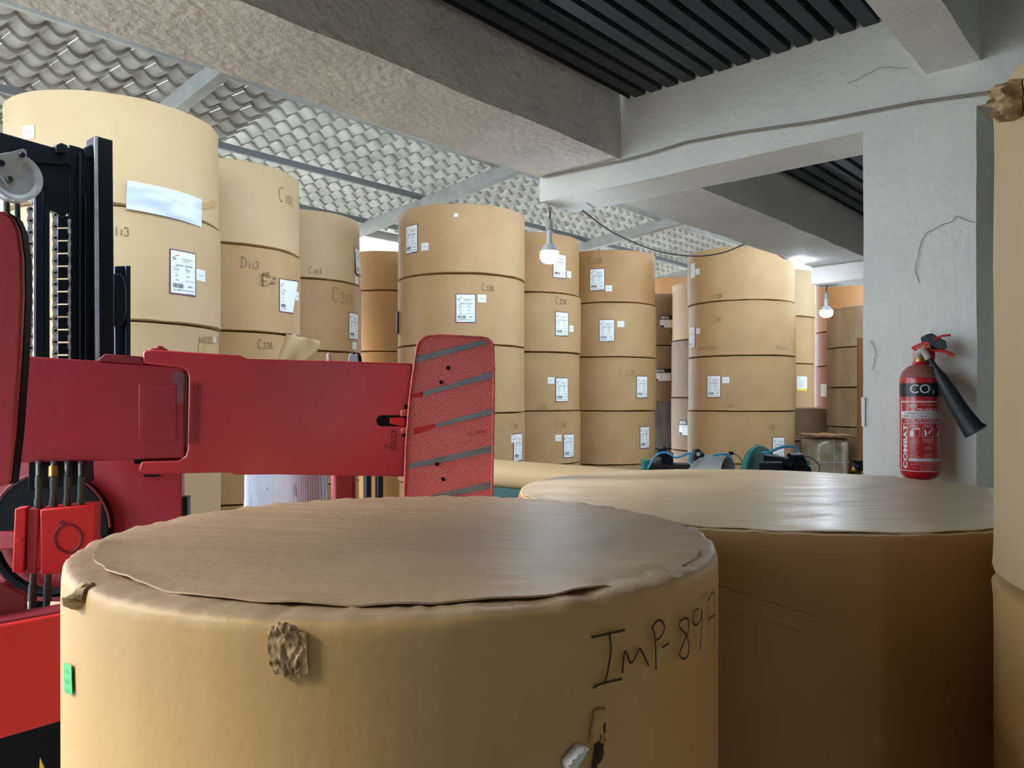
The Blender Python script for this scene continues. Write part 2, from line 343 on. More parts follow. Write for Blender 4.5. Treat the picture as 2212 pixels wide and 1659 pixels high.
# ------------------------------------------------------------------ the two beam directions (plan) and building coordinates
D1 = Vector((.6665, .7455)); D2 = Vector((-.7455, .6665))
def W(a, t, z): return Vector((D1.x * a + D2.x * t, D1.y * a + D2.y * t, z))
def wbox(mb, a0, a1, t0, t1, z0, z1, mat=None):
    mb.box8([W(a0, t1, z0), W(a0, t0, z0), W(a1, t0, z0), W(a1, t1, z0), W(a0, t1, z1), W(a0, t0, z1), W(a1, t0, z1), W(a1, t1, z1)], mat)
def concrete(name, a0, a1, t0, t1, z0, z1, mat, wob=0.006, step=.09, soft=.012):
    """a rough cast member: finely divided so that its faces and arrises wander a little"""
    mb = MB(); na, nt, nz = (max(1, int((q1 - q0) / step)) for q0, q1 in ((a0, a1), (t0, t1), (z0, z1)))
    def grid(f, n, m):
        vs = [f(i / n, j / m) for i in range(n + 1) for j in range(m + 1)]
        mb.add(vs, [(i * (m + 1) + j, (i + 1) * (m + 1) + j, (i + 1) * (m + 1) + j + 1, i * (m + 1) + j + 1) for i in range(n) for j in range(m)])
    A = lambda x: a0 + (a1 - a0) * x; T = lambda x: t0 + (t1 - t0) * x; Z = lambda x: z0 + (z1 - z0) * x
    def P(a, t, z):
        p = W(a, t, z); d = noise.noise_vector(p * 2.3) * wob + noise.noise_vector(p * 9) * wob * .5
        return p + Vector(d)
    grid(lambda x, y: P(A(x), t0, Z(y)), na, nz); grid(lambda x, y: P(A(1 - x), t1, Z(y)), na, nz)
    grid(lambda x, y: P(a0, T(1 - x), Z(y)), nt, nz); grid(lambda x, y: P(a1, T(x), Z(y)), nt, nz)
    grid(lambda x, y: P(A(x), T(1 - y), z0), na, nt); grid(lambda x, y: P(A(x), T(y), z1), na, nt)
    o = struct(mb, name, mat, angle=50)
    import bmesh
    bm = bmesh.new(); bm.from_mesh(o.data); bmesh.ops.remove_doubles(bm, verts=bm.verts, dist=1e-4); bmesh.ops.recalc_face_normals(bm, faces=bm.faces)
    bm.to_mesh(o.data); bm.free(); o.data.set_sharp_from_angle(angle=math.radians(50))
    return o

# ------------------------------------------------------------------ SETTING
mb = MB(); mb.box((1, 6, -.05), (40, 40, .1)); struct(mb, 'floor', 'floor')
concrete('trim_1', -1.6, 3.80, 2.537, 3.153, 3.04, 3.45, 'rough_plaster', .008)       # long beam at the upper left
concrete('trim_2', 3.794, 4.164, -3.2, 3.153, 2.885, 3.45, 'column', .005)            # cross beam carried by the column
concrete('trim_3', 4.15, 7.44, 2.213, 2.76, 2.885, 3.30, 'concrete', .007)            # beam running on into the far bay
concrete('trim_4', 7.43, 7.80, -3.2, 2.78, 2.727, 3.30, 'concrete', .006)             # far cross beam
concrete('trim_5', -1.6, 3.80, .699, .906, 3.08, 3.45, 'column', .006)                # narrow beam at the upper right
concrete('column', 3.790, 4.22, .712, 1.176, 0, 2.89, 'column', .005)
col_o = [o for o in bpy.data.objects if o.name == 'column'][0]; CPF = Plane(W(3.783, 0, 0).x, W(3.783, 0, 0).y, math.atan2(D2.y, D2.x)); mb = MB()
for pts in ([(1985, 545), (1990, 522), (2003, 502), (2030, 488), (2055, 479), (2064, 468), (2085, 476), (2106, 481)], [(1832, 179), (1860, 168), (1885, 153), (1905, 146), (1960, 148)], [(1880, 735), (1889, 752), (1890, 775), (1883, 800)], [(1985, 545), (1978, 580), (1984, 610)]):
    q = bent([CPF.hit(*p) for p in pts], 5); mb.tube([p + Vector(noise.noise_vector(p * 30)) * .004 for p in q], .0014, n=5)
M['crack'] = material('plaster_crack', (150, 148, 140), 0.9)
struct(mb, 'crack', 'crack', col_o)
def decking(name, a0, a1, t0, t1, z, pitch=.105):
    mb = MB(); n = int((t1 - t0) / pitch); pts = []
    for i in range(n):
        t = t0 + i * pitch
        pts += [(t, z), (t + pitch * .66, z), (t + pitch * .72, z + .05), (t + pitch * .94, z + .05)]
    pts.append((t0 + n * pitch, z))
    vs = [W(a, t, zz) for t, zz in pts for a in (a0, a1)]
    mb.add(vs, [(2 * i, 2 * i + 1, 2 * i + 3, 2 * i + 2) for i in range(len(pts) - 1)])
    wbox(mb, a0, a1, t0, t1, z + .07, z + .19)
    return struct(mb, name, 'deck', smooth=False)
decking('ceiling', -1.95, 3.79, -3.2, 2.53, 3.37)
decking('ceiling', 4.17, 12.5, -3.2, 2.205, 3.20)
mb = MB(); wbox(mb, -1.6, 16.2, -3.35, -3.2, 0, 3.6); struct(mb, 'wall_right', 'wall')
mb = MB(); wbox(mb, 16.2, 16.35, -3.2, 6.6, 0, 3.6); struct(mb, 'wall_far', 'wall')
mb = MB(); wbox(mb, -2.1, -1.95, -3.35, 2.2, 0, 3.6); struct(mb, 'wall_left_unseen', 'wall')  # unseen wall, added to cut front light; its end sets the daylight opening
mb = MB(); wbox(mb, -2.1, -1.95, 2.2, 9.3, 0, .25); struct(mb, 'trim_6', 'concrete')

# tiled lean-to roof beyond the beams: its own frame of purlins and rafters
RA, RS = 3.5, .103
def roofz(t): return H + RA - RS * t
def tiled_roof():
    mb = MB(); tw, tl = .205, .225; a_split = 3.92
    t = 3.1; rows = []
    while t < 9.4: rows.append(t); t += tl
    prof = [0, .1, .25, .4, .55, .7, .8, .86, .94, 1.0]
    a = -.6
    while a < 15.5:
        sag = a < a_split
        for r, t0 in enumerate(rows):
            jit = random.uniform(-.004, .004)
            for (ta, lift) in ((t0, .028), ):
                vs = []
                for q, (tt, zl) in enumerate(((t0 - .012, .0), (t0 + tl + .018, .040))):
                    for x in prof:
                        if x <= .8:
                            h = math.sin(math.pi * x / .8) * .050
                            h = -h if sag else h
                        else:
                            h = (math.sin(math.pi * (x - .8) / .2) * .022) * (1 if sag else -1)
                        vs.append(W(a + x * tw, tt, roofz(tt) + .075 + zl + h + jit))
                n = len(prof)
                mb.add(vs, [(i, i + 1, n + i + 1, n + i) for i in range(n - 1)], 'tile' if sag else 'tile_clear')
                hd = [Vector(p) for p in vs[:n]]; up = Vector((0, 0, .043)); mb.add(hd + [p + up + Vector((D2.x, D2.y, 0)) * .006 for p in hd], [(i, i + 1, n + i + 1, n + i) for i in range(n - 1)], 'tile' if sag else 'tile_edge')
        a += tw
    return struct(mb, 'tile_roof', 'tile', angle=60)
roof = tiled_roof()
def steel_along(name, t, h, wd, mat, a0=-.6, a1=15.5, dz=0):
    mb = MB(); z = roofz(t) + dz; wbox(mb, a0, a1, t - wd / 2, t + wd / 2, z - h, z)
    return struct(mb, name, mat, roof, bevel=.004)
for t, h, wd, mt in ((6.3, .07, .05, 'galv'), (7.71, .07, .05, 'galv_dark'), (8.93, .07, .05, 'galv_dark'), (9.3, .12, .06, 'galv'), (4.9, .07, .05, 'galv')): steel_along('purlin', t, h, wd, mt)
for a in (-.53, 3.16, 6.85, 10.55, 14.2):
    mb = MB(); h = .16; wd = .11
    mb.box8([W(a - wd / 2, 9.3, roofz(9.3) - .05 - h), W(a - wd / 2, 3.2, roofz(3.2) - .05 - h), W(a + wd / 2, 3.2, roofz(3.2) - .05 - h), W(a + wd / 2, 9.3, roofz(9.3) - .05 - h),
             W(a - wd / 2, 9.3, roofz(9.3) - .05), W(a - wd / 2, 3.2, roofz(3.2) - .05), W(a + wd / 2, 3.2, roofz(3.2) - .05), W(a + wd / 2, 9.3, roofz(9.3) - .05)])
    struct(mb, 'rafter', 'galv', roof, bevel=.004)
# posts under the eaves so that the roof stands
mb = MB()
for a in (-.53, 14.2): wbox(mb, a - .06, a + .06, 9.24, 9.36, 0, roofz(9.3) - .1)
struct(mb, 'eaves_post', 'galv', roof)

# ------------------------------------------------------------------ PAPER ROLLS
class Roll:
    def __init__(s, c, R, z0, z1): s.c = Vector(c); s.R = R; s.z0 = z0; s.z1 = z1
    def skin(s, mb, ang, z):
        def fn(u, v, d): a = ang + u / s.R; r = s.R + .004 + d; return Vector((s.c.x + r * math.cos(a), s.c.y + r * math.sin(a), z + v))
        return Skin(mb, fn)
    def hit(s, px, py):             # angle and height where the pixel's ray first meets the roll
        k = ray(px); A = 1 + k * k; B = -2 * (k * s.c.x + s.c.y); C = s.c.length_squared - s.R ** 2
        D = max(0.0, B * B - 4 * A * C); Y = (-B - math.sqrt(D)) / (2 * A)
        p = Vector((k * Y, Y)); q = p - s.c
        return math.atan2(q.y, q.x), H - (py - CY) / F * Y, Y
def roll_body(mb, c, R, z0, z1, seed, n=112, wrinkle=.0035, lip=.004):
    hh = z1 - z0; prof = [(0, .003), (R - .06, .003), (R - .010, .004), (R + .003, .011), (R + .002, .022), (R, .045)]
    prof += [(R + .002 * math.sin(math.pi * k / 6), .045 + (hh - .09) * k / 6) for k in range(1, 6)]
    prof += [(R, hh - .045), (R + .002, hh - .022), (R + .003, hh - .011), (R - .010, hh - .004), (R - .06, hh - .003), (0, hh - .003)]
    K = len(prof)
    def fn(i, a, r, z):
        if r < R - .05: return r, z
        p = Vector((math.cos(a) * 2.2, math.sin(a) * 2.2, seed * 3.7))
        e = noise.noise(p * 1.6); e2 = noise.noise(p * 6 + Vector((0, 0, z * 5)))
        edge = 1.0 if (i < 6 or i > K - 7) else 0.0
        zz = z
        if 1 < i < 6: zz = z + (e * .004 + .002 + abs(e2) * .003)
        if K - 7 < i < K - 2: zz = z - (e * .004 + .002 + abs(e2) * .003)
        return r + e2 * wrinkle * (1.6 if edge else .7) + (lip * max(0, e) if edge else 0), zz
    mb.lathe(prof, (c[0], c[1], z0), n=n, fn=fn)
def stack_levels(c, R, pxref, ys):
    r = Roll(c, R, 0, 1); zs = []
    for y in ys: zs.append(r.hit(pxref, y)[1])
    rest = zs[-1]; h = sum(zs[i] - zs[i + 1] for i in range(len(zs) - 1)) / max(1, len(zs) - 1)
    n = max(1, round(rest / max(.5, min(h, .8))))
    for k in range(1, n + 1): zs.append(rest * (1 - k / n))
    zs[-1] = 0.0
    return zs
ORD = ['top', 'second', 'third', 'fourth', 'fifth', 'sixth']
STACK = {}
_seed = [0]
def stack(key, c, R, pxref, ys, mats, where, group, jit=.012):
    zs = stack_levels(c, R, pxref, ys); out = []; rnd = random.Random(sum(map(ord, key)))
    for i in range(len(zs) - 1):
        cc = (c[0] + rnd.uniform(-jit, jit), c[1] + rnd.uniform(-jit, jit)); _seed[0] += 1
        r = Roll(cc, R, zs[i + 1], zs[i]); m = mats[min(i, len(mats) - 1)]
        lab = ('topmost kraft roll of ' if i == 0 else '%s kraft roll down in ' % ORD[i]) + where
        r.o = thing('paper_roll', lab, 'paper roll', (cc[0], cc[1], zs[i + 1]), group)
        mb = MB(); roll_body(mb, cc, R, zs[i + 1], zs[i], _seed[0]); build(mb, 'wrapper', m, r.o, angle=60)
        out.append(r)
    STACK[key] = out
    return out
G = 'wrapped paper rolls stacked in tall columns'
stack('S1', (-2.79, 5.43), .67, 460, [274, 490, 710, 928], ['kraft_pale'], 'the leftmost tall stack behind the forklift mast', G)
stack('S2', (-2.64, 7.02), .67, 480, [338, 524, 714], ['kraft_pale', 'kraft'], 'the stack just right of the leftmost one', G)
stack('S3', (-2.40, 8.67), .67, 650, [450, 600, 757], ['kraft_pale', 'kraft'], 'the third stack from the left', G)
stack('S4', (-1.72, 10.6), .69, 820, [540, 627, 759], ['kraft_warm'], 'the half hidden stack below the bright eaves gap', G)
stack('S5', (-.556, 8.48), .693, 995, [437, 590, 744, 893], ['kraft'], 'the broad middle stack behind the ribbed pad', G)
stack('S6', (.2, 9.9), .67, 1200, [503, 633, 761, 888, 1004], ['kraft_warm', 'kraft'], 'the stack behind the nearer hanging bulb', G)
stack('S7', (1.34, 10.82), .67, 1335, [538, 653, 771, 888, 1005], ['kraft_warm', 'kraft'], 'the stack right of the nearer bulb', G)
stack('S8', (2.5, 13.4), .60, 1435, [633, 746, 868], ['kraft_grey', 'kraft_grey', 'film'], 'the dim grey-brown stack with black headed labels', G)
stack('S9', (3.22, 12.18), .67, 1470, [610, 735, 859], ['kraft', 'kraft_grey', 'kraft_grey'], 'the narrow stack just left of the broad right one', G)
stack('S10', (3.16, 10.61), .707, 1600, [530, 648, 768, 889, 1003], ['kraft'], 'the broad stack under the far beam, right of centre', G)
stack('S11', (4.50, 13.26), .67, 1740, [582, 684, 786, 890], ['kraft_pale', 'kraft', 'kraft'], 'the stack with a yellow banded label', G)
stack('S12', (6.13, 13.69), .67, 1800, [605, 715, 790], ['kraft_orange', 'kraft_pink', 'kraft_pink', 'kraft_pink'], 'the orange stack behind the far bulb', G)
stack('S13', (5.17, 10.83), .67, 1830, [661, 750, 837, 923], ['kraft_dusty'], 'the dusty stack beside the white column', G)
stack('S14', (4.42, 11.9), .55, 1745, [881], ['kraft_grey'], 'the low pile left of the dusty stack', G)
stack('S15', (3.15, 15.0), .67, 1455, [597, 700], ['kraft_orange'], 'the farthest orange stack, above the grey-brown one', G)
stack('S16', (1.560, 1.262), .65, 2152, [202, 1243], ['kraft_pale', 'kraft_front'], 'the tall pair at the right picture edge', G, jit=0)

# paper labels with a maroon border, small tags, handwriting
def roll_label(r, px, py, wd=.205, hh=.295, tagpos=None, kind='a4', name='paper_label', curl=None):
    ang, z, Y = r.hit(px, py); mb = MB(); sk = r.skin(mb, ang, z)
    w2, h2 = wd / 2, hh / 2
    if kind == 'a4':
        sk.sheet(-w2, -h2, w2, h2, 'maroon', .001, curl=curl); f = (lambda u, v: curl((u + w2) / wd, (v + h2) / hh)) if curl else (lambda u, v: 0)
        base = sk.fn; sk = Skin(mb, lambda u, v, d: base(u, v, d + f(u, v)))
        sk.rect(-w2 + .008, -h2 + .008, w2 - .008, h2 - .008, 'white', .0022, 8)
        d = .0032
        sk.stroke([(-.08, .095), (-.075, .086), (-.068, .083), (-.06, .088)], .006, 'ink', d); sk.stroke([(-.07, .098), (-.058, .108), (-.035, .112)], .005, 'red_ink', d)
        for (u0, u1, v, t) in ((-.02, .075, .090, .006), (-.01, .045, .077, .005), (-.085, .06, .062, .0015), (-.06, -.005, .046, .010), (.005, .07, .046, .010), (-.085, -.045, .033, .003), (.01, .03, .030, .003),
                               (-.085, -.04, -.004, .002), (.012, .03, -.004, .002), (-.065, -.045, -.022, .008), (.02, .045, -.022, .008), (-.062, -.04, -.052, .008), (.012, .085, -.052, .004), (-.085, .085, -.062, .0012),
                               (.03, .07, -.088, .010), (-.085, -.05, -.115, .003), (-.085, -.05, -.122, .003), (.02, .085, -.136, .005)):
            sk.rect(u0, v - t / 2, u1, v + t / 2, 'ink_grey', d, 2)
        sk.text('210', -.075, .008, .017, 'ink', d); sk.text('720', .012, .008, .017, 'ink', d)
        x = -.08
        rr = random.Random(int(px * 7 + py))
        while x < 0: b = rr.uniform(.001, .004); sk.rect(x, -.104, min(0, x + b), -.074, 'ink', d, 1); x += b + rr.uniform(.001, .004)
        sk.rect(-.035, -.118, .088, -.115, 'ink', d); sk.poly([(-.047, -.1165), (-.033, -.1105), (-.033, -.1225)], 'ink', d)
    elif kind == 'nevia':
        sk.sheet(-w2, -h2, w2, h2, 'white', .001); sk.rect(-w2, h2 - hh * .34, w2, h2, 'ext_black', .0022, 8); sk.text('NEVIA', -w2 + .02, h2 - hh * .27, hh * .2, 'white', .0032, bold=.02, width=wd * .55)
        rr = random.Random(5)
        for k in range(6): sk.rect(-w2 + .015, h2 - hh * (.44 + k * .09), -w2 + .02 + rr.uniform(.3, .85) * wd, h2 - hh * (.41 + k * .09), 'ink_grey', .0022, 2)
        sk.rect(-w2 + .015, -h2 + .01, -w2 + .08, -h2 + .045, 'ink', .0024, 2); sk.frame(-w2, -h2, w2, h2, .006, 'ext_black', .003)
    elif kind == 'yellow':
        sk.sheet(-w2, -h2, w2, h2, 'white', .001); sk.rect(-w2, -h2, w2, -h2 + hh * .16, 'yellow', .0022); sk.rect(-w2 + .012, h2 - .03, -w2 + .06, h2 - .015, 'green', .0022, 2)
        for k in range(6): sk.rect(-w2 + .015, h2 - .06 - k * .022, w2 - .05 - (k % 3) * .02, h2 - .053 - k * .022, 'ink_grey', .0022, 2)
    else: sk.sheet(-w2, -h2, w2, h2, 'sticker', .001)
    build(mb, name, 'white', r.o, angle=30)
    if tagpos: small_tag(r, *tagpos)
def small_tag(r, px, py, wd=.09, hh=.078):
    ang, z, Y = r.hit(px, py); mb = MB(); sk = r.skin(mb, ang, z); sk.sheet(-wd / 2, -hh / 2, wd / 2, hh / 2, 'sticker', .001)
    sk.rect(-wd * .3, -.004, wd * .3, .001, 'ink_grey', .0022, 2); build(mb, 'small_tag', 'sticker', r.o, angle=30)
def writing(r, px, py, txt, hpx, mat='pencil_mid', wd=.0055, dv=0.0):
    ang, z, Y = r.hit(px, py); mb = MB(); sk = r.skin(mb, ang, z); scrawl(sk, txt, 0, 0, hpx / F * Y, wd, mat, dv); build(mb, 'handwriting', mat, r.o, smooth=False)
def px_patch(r, pts, mat, name, lift=.006, n=10, amp=.004, rough=9.0, hard=True, label=None, jag=0, rnd=0):
    """a patch stuck on the roll, its four corners given as sight lines (tl, tr, br, bl)"""
    q = [r.hit(*p)[:2] for p in pts]; mb = MB(); vs = []; base = q[0][0]
    def wrap(a): return a
    for layer in (0, 1):
        for i in range(n + 1):
            for j in range(n + 1):
                u, v = i / n, j / n
                if jag:
                    e = noise.noise(Vector((u * 7, v * 7, pts[0][0]))); u2 = u + jag * e * (1 if 0 < i < n else 2.2); v2 = v + jag * noise.noise(Vector((u * 7, v * 7, 9.1))) * 1.6
                else: u2, v2 = u, v
                if rnd:
                    ca, cb = 2 * u2 - 1, 2 * v2 - 1; u2, v2 = .5 + .5 * ca * math.sqrt(max(0, 1 - rnd * min(1, cb * cb))), .5 + .5 * cb * math.sqrt(max(0, 1 - rnd * min(1, ca * ca)))
                a = (q[0][0] * (1 - u2) + q[1][0] * u2) * (1 - v2) + (q[3][0] * (1 - u2) + q[2][0] * u2) * v2
                z = (q[0][1] * (1 - u2) + q[1][1] * u2) * (1 - v2) + (q[3][1] * (1 - u2) + q[2][1] * u2) * v2
                d = (lift + amp * (noise.noise(Vector((u * rough, v * rough, pts[0][1]))) + .6)) if layer == 0 else 0.0
                mb.v.append(tuple(Vector((r.c.x + (r.R + .003 + max(d, 0)) * math.cos(a), r.c.y + (r.R + .003 + max(d, 0)) * math.sin(a), z))))
    k = n + 1; B = k * k; mi = mb.mi(None)
    fs = [(i * k + j, i * k + j + 1, (i + 1) * k + j + 1, (i + 1) * k + j) for i in range(n) for j in range(n)]
    for i in range(n): fs += [(i * k, (i + 1) * k, B + (i + 1) * k, B + i * k), (i * k + n, B + i * k + n, B + (i + 1) * k + n, (i + 1) * k + n), (i, B + i, B + i + 1, i + 1), (n * k + i, n * k + i + 1, B + n * k + i + 1, B + n * k + i)]
    mb.f += fs; mb.m += [mi] * len(fs)
    return build(mb, name, mat, r.o, angle=25 if hard else 60, label=label)
s = STACK
small_tag(s['S1'][0], 62, 286, .10, .085)
roll_label(s['S1'][1], 396, 590, tagpos=(433, 595)); writing(s['S1'][1], 246, 508, '113', 26, 'pencil_mid')
px_patch(s['S1'][0], [(274, 391), (432, 432), (430, 491), (272, 452)], 'pouch', 'document_pouch', .012, 12, .006, 3, False, label='white plastic document pouch taped to the roll')
px_patch(s['S1'][0], [(433, 440), (462, 432), (466, 446), (434, 452)], 'clear_tape', 'clear_tape', .004, 6, .003)
px_patch(s['S1'][2], [(430, 728), (470, 726), (470, 740), (430, 742)], 'tape', 'clear_tape', .003, 6, .002)
px_patch(s['S1'][2], [(428, 742), (445, 742), (441, 775), (427, 775)], 'clear_tape', 'clear_tape', .003, 6, .003)
writing(s['S2'][0], 601, 434, 'C10L', 32, 'pencil_mid'); writing(s['S2'][1], 520, 578, 'D113', 24, 'pencil_mid'); writing(s['S2'][2], 556, 752, 'C338', 19, 'pencil_mid')
roll_label(s['S2'][1], 619, 640, tagpos=(641, 640), curl=lambda x, y: .05 * max(0, y - .75) * max(0, x - .4) * 8)
px_patch(s['S2'][1], [(566, 590), (578, 588), (578, 616), (566, 618)], 'torn', 'torn_patch', .014, 6, .01); px_patch(s['S2'][1], [(578, 592), (598, 603), (592, 612), (578, 612)], 'torn', 'torn_patch', .016, 6, .01)
writing(s['S3'][0], 666, 591, 'C107', 16, 'pencil_mid'); writing(s['S3'][1], 716, 652, 'C20A', 33, 'pencil_mid')
roll_label(s['S3'][0], 772, 566, tagpos=(770, 605), curl=lambda x, y: .02 * (1 - y)); roll_label(s['S3'][1], 764, 705, tagpos=(765, 747))
writing(s['S4'][0], 820, 582, 'C338', 18, 'pencil_faint')
roll_label(s['S5'][0], 889, 517, tagpos=(918, 533)); roll_label(s['S5'][1], 1006, 666, tagpos=(1041, 645)); writing(s['S5'][1], 1040, 627, 'C338', 15, 'pencil_mid')
px_patch(s['S5'][0], [(981, 462), (990, 461), (988, 469), (980, 469)], 'sticker', 'paper_scrap', .004, 3, .004)
px_patch(s['S5'][1], [(857, 674), (863, 673), (862, 722), (856, 722)], 'hose', 'edge_protector', .02, 5, .002, label='dark strip at the left edge')
roll_label(s['S5'][3], 1119, 966, tagpos=(1109, 948)); writing(s['S5'][3], 1104, 926, 'C338', 13, 'pencil_faint')
roll_label(s['S6'][0], 1209, 575, tagpos=(1229, 593)); roll_label(s['S6'][1], 1214, 700, tagpos=(1234, 710)); roll_label(s['S6'][2], 1214, 842, tagpos=(1190, 822)); roll_label(s['S6'][3], 1229, 963, tagpos=(1206, 946))
writing(s['S6'][1], 1200, 656, 'C338', 15, 'pencil_mid'); writing(s['S6'][3], 1199, 924, 'C338', 15, 'pencil_faint'); writing(s['S6'][2], 1157, 884, 'C338', 12, 'pencil_faint')
roll_label(s['S7'][0], 1290, 604, tagpos=(1315, 623)); roll_label(s['S7'][1], 1311, 714, tagpos=(1341, 700)); roll_label(s['S7'][2], 1387, 836); roll_label(s['S7'][3], 1393, 945)
writing(s['S7'][0], 1271, 570, 'C338', 15, 'pencil_mid'); writing(s['S7'][2], 1337, 812, 'C338', 19, 'pencil_faint')
roll_label(s['S8'][0], 1441, 695, .26, .21, kind='nevia'); roll_label(s['S8'][1], 1431, 810, .30, .21, kind='nevia'); roll_label(s['S9'][2], 1479, 924, .26, .24, kind='nevia')
roll_label(s['S10'][0], 1497, 585, .12, .2, kind='plain', name='clear_sticker'); small_tag(s['S10'][0], 1507, 587)
roll_label(s['S10'][1], 1495, 729, tagpos=(1508, 715)); roll_label(s['S10'][2], 1542, 835, tagpos=(1568, 821)); roll_label(s['S10'][4] if len(s['S10']) > 4 and False else s['S10'][3], 1682, 968, .21, .29)
writing(s['S10'][0], 1539, 645, 'C338', 11, 'pencil_mid'); writing(s['S10'][1], 1536, 695, 'C338', 12, 'pencil_faint'); writing(s['S10'][2], 1564, 880, 'C338', 11, 'pencil_faint'); writing(s['S10'][3], 1652, 926, 'C338', 12, 'pencil_faint')
px_patch(s['S10'][1], [(1508, 749), (1551, 746), (1551, 753), (1508, 756)], 'kraft_tape', 'tape_strip', .001, 5, .001); px_patch(s['S10'][1], [(1676, 745), (1704, 745), (1704, 754), (1676, 754)], 'kraft_tape', 'tape_strip', .001, 5, .001)
roll_label(s['S11'][2], 1733, 829, .22, .24, kind='yellow'); roll_label(s['S12'][2] if len(s['S12']) > 2 else s['S12'][1], 1779, 843, .15, .22, kind='plain')
# torn wrapper hanging from the second stack
def hanging_flap():
    r = s['S2'][2]; mb = MB(); P = Plane(r.c.x + .1, r.c.y - .74, math.radians(4))
    pts = [(620, 722), (634, 726), (660, 730), (690, 736), (676, 757), (660, 778), (622, 790), (600, 790), (611, 752)]
    for k in range(2):
        vs = [];
        n = 9
    rows = 9; L_ = [(620, 720), (616, 738), (610, 756), (600, 785)]; 
    vs = []
    for i in range(rows + 1):
        v = i / rows
        for j in range(rows + 1):
            u = j / rows
            xl = 620 - 22 * v; xr = 690 - 38 * v * v + 4 * math.sin(v * 5); yl = 720 + 72 * v; yr = 736 + 50 * v
            if i == 0: yl += 4 * math.sin(u * 21)
            p = P.hit(xl + (xr - xl) * u, yl + (yr - yl) * u) + P.n3 * (-.05 * v * math.sin(u * 5 + 1) - .02 * math.sin(u * 9))
            vs.append(p)
    k = rows + 1; fs = [(i * k + j, i * k + j + 1, (i + 1) * k + j + 1, (i + 1) * k + j) for i in range(rows) for j in range(rows)]
    mb.add(vs, fs); o = build(mb, 'torn_flap', 'kraft_pale', r.o, angle=60, label='torn wrapper flap hanging loose'); so = o.modifiers.new('thick', 'SOLIDIFY'); so.thickness = .003
    px_patch(r, [(614, 722), (660, 724), (658, 733), (618, 731)], 'torn_dark', 'torn_edge', .004, 6, .006, jag=.06)
hanging_flap()

# ------------------------------------------------------------------ the two big rolls in front
def big_roll(c, R, ztop, name_label, cover, side, seed, flap, group, rim_row=17):
    o = thing('paper_roll', name_label, 'paper roll', (c[0], c[1], 0), group); r = Roll(c, R, 0, ztop); r.o = o; n = 240
    mb = MB(); prof = [(0, .001), (R - .01, .001)] + [(R, .01 + (ztop - .06) * k / 14) for k in range(15)]
    prof += [(R - .0005, ztop - .022), (R - .002, ztop - .011), (R - .006, ztop - .004), (R - .014, ztop - .0005), (R - .030, ztop), (R - .05, ztop), (R - .07, ztop - .001), (R - .12, ztop - .006), (0, ztop - .006)]
    K = len(prof)
    def fn(i, a, rr, z):
        if rr < R - .1 or i < 2: return rr, z
        p = Vector((math.cos(a), math.sin(a), 0)); e = noise.noise(p * 2.5 + Vector((0, 0, z * 1.8 + seed))); f = noise.noise(p * 14 + Vector((0, 0, z * 3 + seed)))
        d = e * .0025 + f * .0008
        if i > 16:
            pl = noise.noise(Vector((math.cos(a) * 11, math.sin(a) * 11, seed * 2.3))); pl2 = noise.noise(Vector((math.cos(a) * 26, math.sin(a) * 26, seed)))
            w = min(1, (i - 16) / 3); w2 = w * (1 if rr > R - .06 else .4); d += pl * .003 * w; return rr + d, z + (pl * .003 + pl2 * .0035 + .002 * noise.noise(Vector((math.cos(a) * 48, math.sin(a) * 48, seed)))) * w2
        return rr + d, z
    mb.lathe(prof, (c[0], c[1], 0), n=n, fn=fn, mats=[side if k < rim_row else cover for k in range(K)]); build(mb, 'wrapper', side, o, angle=80)
    # disc of paper laid over the folded-in wrapper
    mb = MB(); rings = 46; vs = []; Rd = R - flap
    for lay in (0, 1):
        for i in range(rings + 1):
            q = i / rings
            for j in range(n):
                a = 2 * math.pi * j / n; ca, sa = math.cos(a), math.sin(a)
                fr = max(0, math.cos(a + 1.95)) ; ed = (.034 * (1 - fr ** 1.5) if flap > .04 else 0) + noise.noise(Vector((ca * 4, sa * 4, seed + 5))) * .008 + noise.noise(Vector((ca * 17, sa * 17, seed + 8))) * .004
                rr = q * (Rd + ed); x, y = rr * ca, rr * sa
                z = .003 + .004 * noise.noise(Vector((x * 3, y * 9, seed))) + .0022 * noise.noise(Vector((x * 9, y * 30, seed + 2)))
                if q > .9: z += ((q - .9) / .1) ** 2 * (.006 * noise.noise(Vector((ca * 6, sa * 6, seed + 3))) + (.003 if fr > .5 else -.004))
                vs.append(Vector((c[0] + x, c[1] + y, ztop + max(z, 0) + (0 if lay == 0 else -.003))))
    for i in range(rings):
        for j in range(n):
            a, b2, c2, d = i * n + j, i * n + (j + 1) % n, (i + 1) * n + (j + 1) % n, (i + 1) * n + j
            B = (rings + 1) * n; mb.f += [(a, d, c2, b2), (B + a, B + b2, B + c2, B + d)]; mb.m += [0, 0]
    B = (rings + 1) * n
    for j in range(n): mb.f.append((rings * n + j, B + rings * n + j, B + rings * n + (j + 1) % n, rings * n + (j + 1) % n)); mb.m.append(0)
    mb.mi(None); mb.v = [tuple(p) for p in vs]; build(mb, 'end_cover', cover, o, angle=70)
    return r
G2 = 'large paper rolls standing in front'
FR = big_roll((-.215, 1.59), .62, 1.350, 'big front paper roll marked IMP-897, with a torn patch and green sticker', 'cover', 'kraft_front', 1.3, .062, G2, 19)
SR = big_roll((.861, 2.636), .84, 1.31, 'wide paper roll with a shiny pale top, right behind the front one', 'cover_film', 'kraft_warm', 6.1, .012, G2, 19)
px_patch(FR, [(578, 1347), (648, 1342), (660, 1452), (590, 1462)], 'torn', 'torn_patch', .0015, 26, .0028, 6.5, True, label='crumpled torn brown patch', jag=.05, rnd=.35)
px_patch(FR, [(644, 1362), (664, 1366), (668, 1450), (646, 1462)], 'clear_tape', 'clear_tape', .001, 10, .0015, 8, False)
